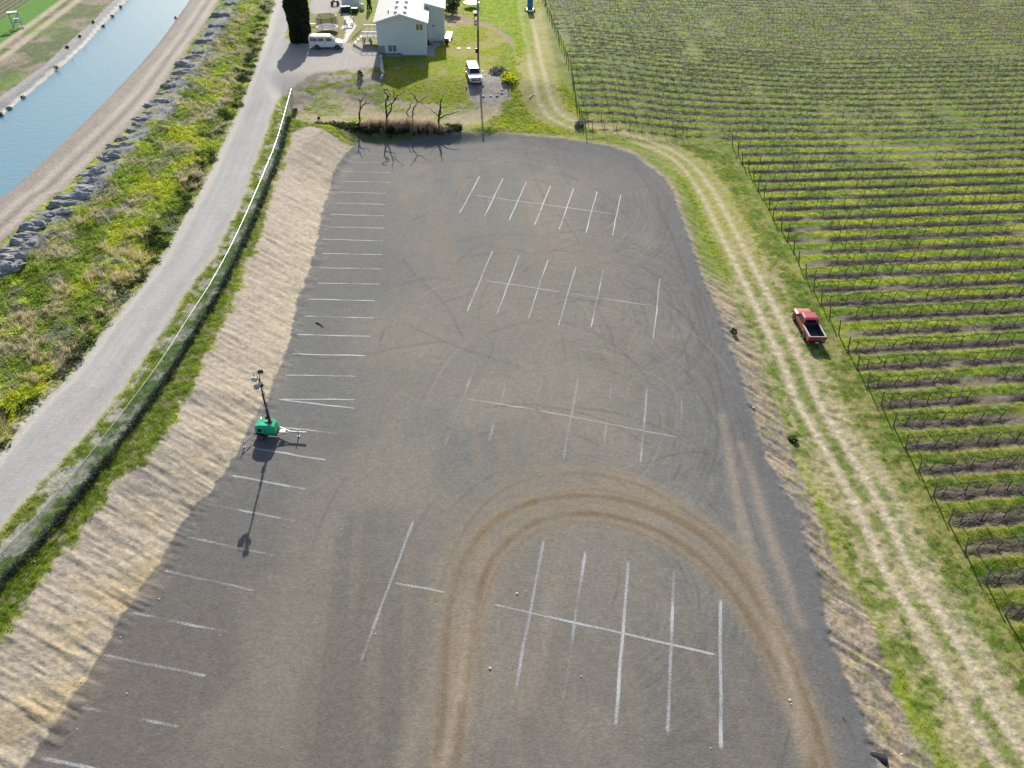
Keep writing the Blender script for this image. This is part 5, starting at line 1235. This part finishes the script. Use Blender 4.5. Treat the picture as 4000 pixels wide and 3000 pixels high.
def van():
    a, b = at(1240, 194), at(1322, 194); yaw = atan2(b[1]-a[1], b[0]-a[0]); k = 1.0
    e = empty('parked_van', (a[0], a[1], a[2]), yaw, 'white passenger van parked on the gravel drive in front of the netted trampoline', 'van'); e.scale = (k, k, k)
    # origin: rear wheel on the near (right-hand) side; front is +x; body spans y 0..2
    r = MB(); S = [(-1.28, .93, .62, 1.2, 1.95, .80), (-1.22, .98, .40, 1.25, 2.05, .84), (-1.0, 1.0, .36, 1.25, 2.10, .86), (1.6, 1.0, .36, 1.25, 2.12, .86), (2.25, 1.0, .36, 1.25, 2.08, .84), (2.62, 1.0, .36, 1.25, 1.86, .80), (3.28, .99, .36, 1.22, 1.30, .86), (3.75, .98, .38, 1.14, 1.20, .86), (4.15, .95, .42, 1.02, 1.08, .84), (4.30, .90, .50, .92, .97, .80)]
    r.loft([section(*q) for q in S]); o = r.build('body', M_CARW, e); o.location = (0, .96, 0)
    yf = lambda z: 1.0+( .86-1.0)*(z-1.25)/.80
    def sw(p, nm='side_window'): 
        o = glass_side(e, nm, p, yf, M_CGLASS, -1); o.location = (0, .96, 0); o2 = glass_side(e, nm, p[::-1], yf, M_CGLASS, 1); o2.location = (0, .96, 0)
    sw([(-1.0, 1.34), (.12, 1.34), (.12, 1.84), (-1.0, 1.84)]); sw([(.26, 1.34), (1.30, 1.34), (1.30, 1.84), (.26, 1.84)]); sw([(1.62, 1.34), (2.85, 1.34), (2.55, 1.72), (2.2, 1.86), (1.62, 1.86)], 'door_window')
    o = MB().panel([(2.36, -.66, 2.06), (3.22, -.76, 1.38), (3.22, .76, 1.38), (2.36, .66, 2.06)], .014).build('windshield', M_CGLASS, e); o.location = (0, .96, .0)
    o = MB().panel([(-1.285, .6, 1.35), (-1.285, -.6, 1.35), (-1.27, -.58, 1.85), (-1.27, .58, 1.85)], .014).build('rear_window', M_CGLASS, e); o.location = (0, .96, 0)
    MB().box((4.30, .96, .50), (.16, 1.9, .18)).build('front_bumper', M_BLACK, e, bevel=.03); MB().box((-1.30, .96, .52), (.16, 1.9, .16)).build('rear_bumper', M_BLACK, e, bevel=.03)
    MB().box((4.27, .96, .80), (.12, 1.1, .22)).build('grille', M_BLACK, e)
    for y in (.22, 1.70): MB().box((4.25, y, .82), (.14, .30, .22)).build('headlight', M_AMB, e)
    for y in (.06, 1.86): MB().box((-1.27, y, 1.15), (.05, .12, .5)).build('taillight', M_RED, e)
    for x in (1.38, 1.55): MB().box((x, -.05, 1.14), (.12, .03, .09)).build('handle', M_BLACK, e)
    MB().box((-.38, -.045, 1.12), (1.0, .02, .035)).build('trim_strip', M_BLACK, e)
    for y in (-.14, 2.06): MB().box((2.62, y, 1.45), (.14, .2, .24)).build('mirror', M_CARW, e, bevel=.03)
    for x in (0, 3.43):
        for y, s in ((.035, -1), (1.885, 1)): wheel(e, x, y, .39, .26, s)
        for s in (0, 1):
            ar = MB(); ar.loft([[(x+q*cos(t), (-.052 if s == 0 else 1.955)+dy, .37+q*sin(t)) for q, dy in ((.40, 0), (.47, 0), (.47, .02), (.40, .02))] for t in [pi*i/10 for i in range(11)]]); ar.build('wheel_arch', M_BLACK, e)
    MB().box((1.5, .96, .34), (4.9, 1.6, .16)).build('underbody', M_BLACK, e)
van()
def lamp_pairs(): pass
def white_truck():
    a = at(1838, 333); b = at(1881, 333); c = (a+b)/2
    rf = G(1853, 278, 4.9); rr = G(1839.5, 244, 4.9); d = rf-rr; yaw = atan2(d[1], d[0])
    e = empty('parked_truck', (c[0], c[1], c[2]), yaw, 'white truck with big side mirrors parked on the gravel pad in the lawn', 'truck')
    # origin at the front bumper, body towards -x
    S = [(-5.75, .90, .60, 1.15, 1.85, .76), (-5.65, .97, .50, 1.2, 1.93, .80), (-5.0, 1.0, .48, 1.22, 1.97, .80), (-2.6, 1.0, .48, 1.22, 1.98, .80), (-2.15, 1.0, .48, 1.22, 1.93, .78), (-1.42, 1.0, .48, 1.20, 1.30, .84), (-.9, 1.0, .48, 1.18, 1.24, .86), (-.2, .98, .50, 1.10, 1.16, .86), (-.04, .93, .55, 1.02, 1.06, .82)]
    MB().loft([section(*q) for q in S]).build('body', M_CARW, e)
    yf = lambda z: 1.0-.2*(z-1.22)/.75
    for pl in ([(-5.3, 1.3), (-4.45, 1.3), (-4.45, 1.78), (-5.2, 1.78)], [(-4.3, 1.3), (-3.3, 1.3), (-3.3, 1.8), (-4.3, 1.8)], [(-3.15, 1.3), (-1.7, 1.3), (-2.1, 1.68), (-2.4, 1.8), (-3.15, 1.8)]):
        glass_side(e, 'side_window', pl, yf, M_CGLASS, -1); glass_side(e, 'side_window', pl[::-1], yf, M_CGLASS, 1)
    MB().panel([(-2.06, -.68, 1.90), (-1.46, -.80, 1.36), (-1.46, .80, 1.36), (-2.06, .68, 1.90)], .014).build('windshield', M_CGLASS, e)
    MB().panel([(-5.77, .6, 1.3), (-5.77, -.6, 1.3), (-5.72, -.58, 1.7), (-5.72, .58, 1.7)], .014).build('rear_window', M_CGLASS, e)
    for i in range(3): MB().box((-.01, 0, .78+i*.095), (.06, 1.25, .045)).build('grille_bar', M_CHROME, e)
    MB().box((-.03, 0, .86), (.05, 1.35, .36)).build('grille', M_DKSTEEL, e); MB().box((.03, 0, .56), (.2, 1.9, .2)).build('bumper', M_CHROME, e, bevel=.03)
    for y in (-.8, .8): MB().box((-.05, y, .88), (.1, .26, .3)).build('headlight', M_AMB, e); MB().box((.11, y*.95, .56), (.05, .2, .1)).build('fog_lamp', M_DKSTEEL, e)
    for y in (-1.32, 1.32):
        MB().box((-1.95, y, 1.35), (.16, .26, .36)).build('mirror', M_CARW, e, bevel=.03); MB().box((-1.9, y*.83, 1.25), (.05, .35, .05)).build('mirror_arm', M_BLACK, e)
    for x in (-.95, -4.65):
        for y, s in ((-.93, -1), (.93, 1)): wheel(e, x, y, .42, .28, s)
        for y in (-1.005, .985):
            MB().loft([[(x+q*cos(t), y+dy, .41+q*sin(t)) for q, dy in ((.44, 0), (.52, 0), (.52, .02), (.44, .02))] for t in [pi*i/10 for i in range(11)]]).build('wheel_arch', M_BLACK, e)
    MB().box((-2.8, 0, .44), (5.2, 1.6, .16)).build('underbody', M_BLACK, e)
white_truck()
def red_truck():
    a, b = at(3100, 1251), at(3138, 1323); yaw = atan2(a[1]-b[1], a[0]-b[0]); wb = np.linalg.norm(a[:2]-b[:2])
    e = empty('pickup_truck', (b[0], b[1], b[2]), yaw, 'red pickup truck parked in the grass between farm track and vineyard', 'pickup truck')
    # origin at the left rear wheel contact; +x to the front; body spans y 0..-1.75
    W2 = .88; oy = -.80
    S = [(1.02, W2, .45, 1.02, 1.10, .80), (1.06, W2, .45, 1.04, 1.62, .68), (1.3, W2, .45, 1.04, 1.70, .68), (2.15, W2, .45, 1.04, 1.68, .67), (2.30, W2, .45, 1.04, 1.62, .66), (2.85, W2, .45, 1.04, 1.14, .74), (3.4, W2, .46, 1.0, 1.08, .74), (3.80, W2-.02, .48, .94, 1.0, .73), (3.95, W2-.08, .55, .84, .88, .68)]
    o = MB().loft([section(*q) for q in S]).build('cab', M_CARR, e); o.location = (0, oy, 0)
    # load bed: floor, sides, tailgate
    for s in (-1, 1):
        o = MB().loft([[(x, s*(W2-.02), .48), (x, s*W2, .62), (x, s*W2, 1.0), (x, s*(W2-.02), 1.06), (x, s*(W2-.15), 1.06), (x, s*(W2-.15), .5)] for x in (-1.08, 1.0)]).build('bed_side', M_CARR, e); o.location = (0, oy, 0)
        o = MB().box((-.04, s*(W2-.07), 1.075), (2.05, .14, .03)).build('bed_rail', mat('pale_rail', (.5, .48, .5), .4), e); o.location = (0, oy, 0)
    o = MB().box((-1.10, 0, .82), (.09, W2*2-.04, .50)).build('tailgate', M_CARR, e, bevel=.02); o.location = (0, oy, 0)
    o = MB().box((-1.10, 0, 1.085), (.10, W2*2-.08, .03)).build('tailgate_cap', M_STEEL, e); o.location = (0, oy, 0)
    o = MB().box((0, 0, .62), (2.1, W2*2-.34, .06)).box((.98, 0, .85), (.06, W2*2-.34, .44)).build('bed_liner', mat('bed_liner', (.02, .025, .05), .6), e); o.location = (0, oy, 0)
    for s in (-1, 1):
        o = MB().box((0, s*(W2-.165), .84), (2.05, .03, .46)).box((0, s*(W2-.25), .72), (.8, .18, .2)).build('bed_liner', mat('bed_liner', (.02, .025, .05), .6), e); o.location = (0, oy, 0)
    yf = lambda z: W2+(.68-W2)*(z-1.04)/.62
    for pl in ([(1.22, 1.12), (1.55, 1.12), (1.55, 1.50), (1.28, 1.50)], [(1.68, 1.12), (2.6, 1.12), (2.28, 1.45), (2.1, 1.52), (1.68, 1.52)]):
        for s in (-1, 1):
            o = glass_side(e, 'side_window', pl if s < 0 else pl[::-1], yf, M_CGLASS, s); o.location = (0, oy, 0)
    o = MB().panel([(2.35, -.58, 1.60), (2.80, -.66, 1.20), (2.80, .66, 1.20), (2.35, .58, 1.60)], .014).build('windshield', M_CGLASS, e); o.location = (0, oy, 0)
    o = MB().panel([(1.035, .60, 1.14), (1.035, -.60, 1.14), (1.05, -.58, 1.55), (1.05, .58, 1.55)], .014).build('rear_window', M_CGLASS, e); o.location = (0, oy, 0)
    o = MB().box((-1.22, 0, .48), (.16, 1.6, .16)).build('rear_bumper', M_DKSTEEL, e, bevel=.02); o.location = (0, oy, 0)
    o = MB().box((-1.31, -.0, .50), (.02, .34, .17)).build('number_plate', M_PLATE, e); o.location = (0, oy, 0)
    for s in (-1, 1):
        o = MB().box((-1.14, s*(W2-.08), .80), (.06, .14, .30)).build('taillight', M_RED, e); o.location = (0, oy, 0)
        o = MB().box((3.93, s*.62, .76), (.08, .3, .16)).build('headlight', M_AMB, e); o.location = (0, oy, 0)
        o = MB().box((2.45, s*(W2+.12), 1.16), (.12, .18, .18)).build('mirror', M_BLACK, e, bevel=.02); o.location = (0, oy, 0)
    o = MB().box((3.98, 0, .52), (.14, 1.7, .16)).build('front_bumper', M_DKSTEEL, e, bevel=.02); o.location = (0, oy, 0)
    for x in (0, wb):
        for y, s in ((-.02, 1), (-1.58, -1)): wheel(e, x, y, .38, .26, s)
        for y in (oy-W2-.005, oy+W2-.015):
            MB().loft([[(x+q*cos(t), y+dy, .38+q*sin(t)) for q, dy in ((.41, 0), (.48, 0), (.48, .02), (.41, .02))] for t in [pi*i/10 for i in range(11)]]).build('wheel_arch', M_BLACK, e)
    o = MB().box((1.4, 0, .42), (4.6, 1.3, .14)).build('underbody', M_BLACK, e); o.location = (0, oy, 0)
red_truck()
# quad bike at the shed, mostly out of frame
p = at(1309, 20); qb = empty('quad_bike', (p[0], p[1], p[2]), .3, 'dark quad bike with pinkish panels parked beside the shed', 'quad bike')
MB().box((0, 0, .62), (1.2, .45, .3)).build('body', mat('dull_pink_panel', (.35, .17, .22), .5), qb, bevel=.08); MB().box((-.2, 0, .85), (.7, .32, .14)).build('seat', M_BLACK, qb, bevel=.04); MB().box((.62, 0, .8), (.3, .5, .14)).build('rack', M_AMB, qb); MB().tube([(.3, -.4, 1.1), (.25, 0, 1.0), (.3, .4, 1.1)], .03, 5).build('handlebar', M_BLACK, qb)
for x in (-.55, .6):
    for y, s in ((-.45, -1), (.45, 1)): wheel(qb, x, y, .28, .22, s)

# ------------------------------------------------------------------ light tower trailer
M_GREEN = mat('bright_green_shell', (.015, .46, .24), .35, coat=.3); M_BLK2 = mat('black_mast', (.02, .022, .025), .4)
def light_tower():
    w0 = at(1022, 1722)                                      # near wheel on the ground
    hitch = at(1150, 1712); yaw = -.05
    e = empty('light_tower', (w0[0]+.15, w0[1]+.75, w0[2]), yaw, 'green mobile light tower trailer with raised black mast on the gravel lot', 'light tower')
    # +x towards the drawbar; canopy over the axle
    c = MB()
    def ring(x, y0, y1, z0, z1, c_): return [(x, y0+c_, z0), (x, y1-c_, z0), (x, y1, z0+c_*.5), (x, y1, z1-c_*1.3), (x, y1-c_*1.2, z1), (x, y0+c_*1.2, z1), (x, y0, z1-c_*1.3), (x, y0, z0+c_*.5)]
    c.loft([ring(-.95, -.5, .5, .80, 1.30, .1), (ring(-.85, -.66, .66, .68, 1.50, .15)), ring(-.35, -.72, .72, .55, 1.68, .18), ring(.75, -.72, .72, .50, 1.70, .18), ring(1.12, -.60, .60, .48, 1.52, .16), ring(1.22, -.48, .48, .55, 1.30, .1)])
    c.v = [(x*.775+.13, y*.8, .45+(z-.45)*.8) for x, y, z in c.v]
    c.build('canopy', M_GREEN, e)
    MB().lathe([(.20, 0), (.22, .02), (.20, .04)], 10, (-.14, -.60, 1.02), 'y').build('air_vent', M_BLACK, e)
    MB().box((.70, -.58, .68), (.45, .02, .05)).build('handle', M_DKSTEEL, e); MB().box((.30, -.582, .95), (.02, .02, .75)).build('panel_seam', M_DKSTEEL, e)
    MB().box((.2, 0, .46), (1.9, .95, .12)).build('chassis', M_BLK2, e)
    for y, s in ((-.62, -1), (.62, 1)):
        wheel(e, -.15, y, .31, .18, s); MB().box((-.15, y, .66), (.75, .2, .04)).build('mudguard', M_BLACK, e)
    for s in (-1, 1): MB().tube([(1.15, s*.45, .48), (2.2, 0, .5)], .045, 6).build('drawbar', M_GALV, e)
    MB().box((2.75, 0, .52), (1.3, .10, .12)).build('drawbar', M_GALV, e); MB().box((1.5, 0, .52), (.5, .4, .1)).build('tool_tray', M_GALV, e); MB().box((3.42, 0, .53), (.18, .12, .12)).build('hitch', M_STEEL, e, bevel=.02)
    MB().tube([(2.75, 0, .03), (2.75, 0, .78)], .045, 7).lathe([(.11, 0), (.11, .04)], 10, (2.75, 0, .02)).build('jack_leg', M_GALV, e)
    for s, xx in ((-1, -1.0), (1, -.6)):
        o_ = MB().tube([(xx+.15, s*.55, .50), (xx-.25, s*1.55, .50)], .045, 6).build('outrigger', M_GALV, e)
        MB().tube([(xx-.25, s*1.55, .03), (xx-.25, s*1.55, .68)], .04, 7).lathe([(.12, 0), (.12, .03)], 10, (xx-.25, s*1.55, .02)).build('foot', M_GALV, o_)
    # mast of three telescoping tubes
    bx, by = .60, .05; top = 5.95
    MB().box((bx, by, 1.50), (.34, .30, .14)).box((bx-.25, by-.1, 1.48), (.3, .05, .05)).build('mast_foot', M_BLK2, e)
    MB().box((bx-.02, by+.10, 1.85), (.18, .08, .8)).build('mast_frame', M_GALV, e)
    for z0, z1, q in ((1.45, 3.0, .07), (2.6, 4.5, .056), (4.3, top, .045)): MB().box((bx+.03*(z0-1.5), by, (z0+z1)/2), (q*2, q*2, z1-z0)).build('mast_section', M_BLK2, e)
    MB().box((bx-.08, by-.1, 2.05), (.2, .22, .3)).build('winch', M_BLK2, e); MB().box((bx+.03, by, 3.0), (.15, .15, .06)).build('mast_collar', M_STEEL, e); MB().box((bx+.06, by, 4.5), (.2, .12, .05)).build('mast_collar', M_BLK2, e)
    hx = bx+.10
    MB().tube([(hx, by+.1, 5.6), (bx+.16, by+.16, 4.8), (bx+.1, by+.14, 3.9), (bx+.1, by+.12, 2.1)], .014, 4).build('cable', M_BLK2, e)
    hx = bx+.10
    MB().box((hx, by, 5.75), (.10, .12, .7)).tube([(hx, by-.1, 5.5), (hx+.05, by+.2, 6.35)], .035, 5).build('lamp_bracket', M_BLK2, e)
    for (dx, dy, z, tl, rz) in ((.10, .3, 6.50, .5, .5), (-.42, .1, 5.95, -.2, .1), (-.22, -.25, 5.50, -.7, .5), (.14, -.2, 5.72, -.5, -.9)):
        h = MB().box((0, 0, 0), (.46, .30, .34)).build('floodlight', M_DKSTEEL, e, bevel=.03); h.scale = (.86, .86, .86); h.location = (hx+dx, by+dy, z); h.rotation_euler = (tl, .2, rz)
        MB().box((0, -.155, 0), (.40, .02, .28)).build('lens', M_AMB, h); MB().box((0, .0, -.22), (.34, .06, .10)).build('yoke', M_GALV, h)
    MB().tube([(hx-.45, by+.25, 6.05), (hx-.45, by+.3, 6.4), (hx-.2, by+.3, 6.4), (hx-.2, by+.15, 5.9)], .025, 5).build('guard_hoop', M_BLK2, e)
    MB().tube([(-.05, .6, 1.2), (-.15, .75, 1.85), (.15, .7, 1.6), (.12, .6, 1.2)], .03, 5).build('lifting_eye', M_GALV, e)
light_tower()

# ------------------------------------------------------------------ bare gnarled trees and the dry hedge
def gnarled(paths, base_px, label, ori=(1340, 260), k=4.424, seed=0, rb=.15):
    b = at(*base_px); Y0 = b[1]; r = random.Random(seed)
    e = empty('bare_tree', tuple(b), 0, label, 'tree', 'bare gnarled trees standing in the dry hedge')
    for i, (rad, pts) in enumerate(paths):
        P = []; yo = 0
        for j, (x, y) in enumerate(pts):
            if i > 0: yo = r.uniform(-.15, .15)*min(j, 3)+(.25*j*(1 if i % 2 else -1))*.35
            w_ = on_plane(ori[0]+x/k, ori[1]+y/k, Y0+yo); P.append(w_-b)
        if i == 0: P.insert(0, np.array([P[0][0]*.6, 0, -.15]))
        # subdivide for crooked twigs
        rad = rad*1.1; Q = [P[0]]; 
        for a, c in zip(P[:-1], P[1:]): Q += [(a+c)/2+np.array([r.gauss(0, .05), r.gauss(0, .05), r.gauss(0, .04)]), c]
        n = len(Q); R_ = [max(.022, rad*(1-.72*j/(n-1))) for j in range(n)]
        t = MB().tube(Q, R_, 6)
        for j in range(3, n, 2):                              # spurs
            d = np.array([r.gauss(0, 1), r.gauss(0, 1), r.gauss(.5, .7)]); d /= np.linalg.norm(d); L = r.uniform(.15, .42)
            t.tube([Q[j], Q[j]+d*L*.6, Q[j]+d*L+np.array([0, 0, .06])], [.022, .016, .010], 4)
        t.build('trunk' if i == 0 else 'branch', M_DBARK, e)
    return e
M_DBARK = mat('dark_tree_bark', (.055, .048, .045), .9, noise=.4, nscale=6, bump=.5)
gnarled([(.16, [(300, 960), (285, 870), (285, 800), (295, 740), (298, 690), (292, 630), (285, 570)]), (.09, [(300, 730), (330, 670), (390, 635), (450, 640), (478, 600)]), (.10, [(295, 630), (325, 585), (350, 550), (372, 520)]), (.05, [(287, 575), (268, 572), (252, 550)]), (.04, [(390, 635), (380, 600), (400, 565)])], (1407, 482), 'leftmost bare tree of the row, short with a thick lumpy trunk', seed=1)
gnarled([(.15, [(745, 1000), (755, 880), (750, 760), (740, 690), (742, 620), (765, 550), (775, 490), (735, 455), (705, 425), (725, 400), (780, 385)]), (.09, [(770, 545), (798, 520), (820, 490), (800, 460), (755, 415)]), (.11, [(755, 870), (800, 800), (830, 730), (840, 650), (880, 590), (885, 540), (870, 480), (865, 430)]), (.08, [(748, 695), (800, 660), (860, 630), (910, 580), (945, 550)]), (.06, [(880, 590), (930, 520), (955, 490), (1000, 470), (1045, 465), (1050, 510)]), (.04, [(780, 565), (808, 600), (825, 640)])], (1511, 490), 'tallest bare tree, second from the left, with two upright stems', seed=2)
gnarled([(.13, [(1190, 1000), (1190, 880), (1200, 780), (1220, 710), (1260, 660), (1290, 615)]), (.09, [(1170, 900), (1115, 830), (1105, 770), (1160, 710), (1165, 650), (1190, 630), (1225, 632)]), (.08, [(1290, 615), (1262, 570), (1230, 525), (1212, 475), (1182, 455)]), (.06, [(1295, 612), (1360, 602), (1385, 560), (1440, 522), (1465, 510)]), (.05, [(1252, 560), (1250, 500), (1278, 498)]), (.04, [(1190, 880), (1215, 830), (1225, 800)])], (1609, 490), 'third bare tree from the left, its thin stem crossing to the right', seed=3)
gnarled([(.17, [(1650, 1020), (1650, 930), (1655, 870), (1668, 780), (1682, 700), (1682, 650), (1690, 590), (1700, 540)]), (.08, [(1655, 870), (1692, 800), (1692, 720), (1672, 645), (1620, 650)]), (.07, [(1650, 880), (1622, 830), (1550, 780), (1500, 720)]), (.10, [(1660, 900), (1720, 870), (1790, 830), (1870, 822), (1950, 790), (2012, 775)]), (.035, [(1600, 640), (1578, 600), (1562, 550)]), (.035, [(1700, 700), (1740, 706), (1790, 715)])], (1713, 495), 'rightmost bare tree with one long low limb reaching right', seed=4, rb=.2)
hp = []
for i in range(2300):
    t = rnd.random(); x = 1385+t*405; prof = max(.12, min(1, min((t+.02)*6, (1.0-t)*4)))
    y = 479+t*22+rnd.gauss(0, 4.5)
    g = G(x, y, 1.3); hp.append((g[0]+rnd.gauss(0, .15), g[1]+rnd.gauss(0, .25), prof*(.75+.35*vnoise(np.array([t*14]), np.array([.5]), 7)[0])))
hp = np.array(hp); P = np.column_stack([hp[:, :2], zfull(hp[:, 0], hp[:, 1])]); s = hp[:, 2]*(.35+1.0*rng.random(len(hp)))
scatter('dry_hedge', P, np.column_stack([s*.75, s*.75, s*1.2]), tintby(np.repeat([[.46, .37, .27]], len(hp), 0), .35), P_DRY)
hp = []
for i in range(1500):
    t = rnd.random(); g = G(1235+t*560, 490+rnd.gauss(0, 5)+8*t, 1.2); hp.append((g[0], g[1]))
hp = np.array(hp); scatter('hedge_weeds', put(hp), rscale(len(hp), .7, 1.7), tintby(np.repeat([[.05, .065, .03]], len(hp), 0), .5), P_LEAF)

# ------------------------------------------------------------------ canal gate frame in the crop field
p = at(72, 108); M_LBLUE = mat('light_blue_steel', (.22, .36, .55), .5)
cg = empty('irrigation_frame', tuple(p), .5, 'light blue steel frame with white panels standing in the crop field', 'irrigation frame')
for x in (-.7, .7):
    for y in (-.5, .5): MB().box((x, y, 1.2), (.08, .08, 2.4)).build('leg', M_LBLUE, cg)
for z in (.9, 2.3): MB().box((0, -.5, z), (1.5, .07, .08)).box((0, .5, z), (1.5, .07, .08)).build('crossbar', M_LBLUE, cg)
MB().tube([(-.7, -.5, .1), (.7, -.5, 2.3)], .04, 5).build('brace', M_LBLUE, cg)
MB().box((-.1, 0, 2.45), (1.5, 1.0, .08)).build('top_panel', M_WHITE, cg); MB().box((.2, -.1, 1.2), (.9, .6, .5)).build('tank', M_WHITE, cg, bevel=.06); MB().box((.55, -.7, .25), (.9, .3, .2)).build('foot_beam', M_WHITE, cg)

# ------------------------------------------------------------------ small things on the lot
def curved_stick(x0, y0, x1, y1, bow, r, label, m):
    a, b = G(x0, y0), G(x1, y1); c = (a+b)/2+np.array([0, bow, 0]); o = MB().tube([a+[0, 0, r], c+[0, 0, r*1.6], b+[0, 0, r]], [r, r, r*.5], 6).build('stick', m); tag(o, label, 'stick')
curved_stick(1234, 1261, 1265, 1280, .12, .05, 'dark curved stick lying between the upper left stall lines', M_DBARK)
curved_stick(2440, 645, 2456, 648, .05, .05, 'small dark stick on the gravel near the top right corner of the lot', M_DBARK)
curved_stick(3290, 2800, 3303, 2822, .1, .03, 'small pale curved stick on the gravel near the lower right slope', M_CANE)
M_PEB = mat('pale_pebble', (.62, .60, .55), .9, noise=.2)
def peb_mesh(seed):
    r = random.Random(seed); m = MB().lathe([(.6, 0), (1, .3), (.75, .75), (.2, .95)], 7); m.v = [(x*r.uniform(.8, 1.2), y*r.uniform(.8, 1.2), z*r.uniform(.8, 1.1)) for x, y, z in m.v]; return to_mesh(m, 'pale_stone', M_PEB)
PM = [peb_mesh(i) for i in range(4)]
spots = [(1081,1458,.10),(1066,1535,.09),(1538,1626,.07),(1334,2068,.09),(622,2340,.10),(494,2420,.08),(470,2489,.09),(495,2709,.09),(300,2850,.08),(1466,2477,.10),(2271,2642,.09),(1915,2611,.17),(2020,2319,.16),(2055,2310,.09),(2240,1757,.08),(3085,2735,.16),(3090,2750,.10),(862,2484,.07),(318,2664,.10),(1555,538,.07),(1770,782,.06),(2943,1594,.20),(2763,1237,.08),(1102,2920,.06),(1290,2305,.05),(1235,1899,.06),(568,1707,.11),(997,1007,.09),(917,1006,.09),(135,2195,.12),(2393,350,.18),(2776,2923,.08),(3523,2945,.12),(290,1952,.15)]
for i, (x, y, r) in enumerate(spots):
    p = at(x, y); o = bpy.data.objects.new('pale_stone', PM[i % 4]); COL.objects.link(o); o.location = p; r *= .62; o.scale = (r, r, r*.8); o.rotation_euler = (0, 0, rnd.random()*6)
    tag(o, 'small pale stone lying loose on the ground', 'stone', 'small pale stones scattered over the ground')
# culvert end under the lot edge
p = G(3440, 2992, -.42); cv = MB(); n = 16
cv.loft([[(q*cos(2*pi*i/n), y, q*sin(2*pi*i/n)) for i in range(n)] for q, y in ((.42, 1.2), (.42, -.35))]); o = cv.build('culvert_pipe', M_BLACK); o.location = (p[0], p[1]+.3, p[2]); o.rotation_euler = (0, 0, radians(70)); tag(o, 'dark culvert pipe end at the bottom edge of the lot slope', 'pipe')
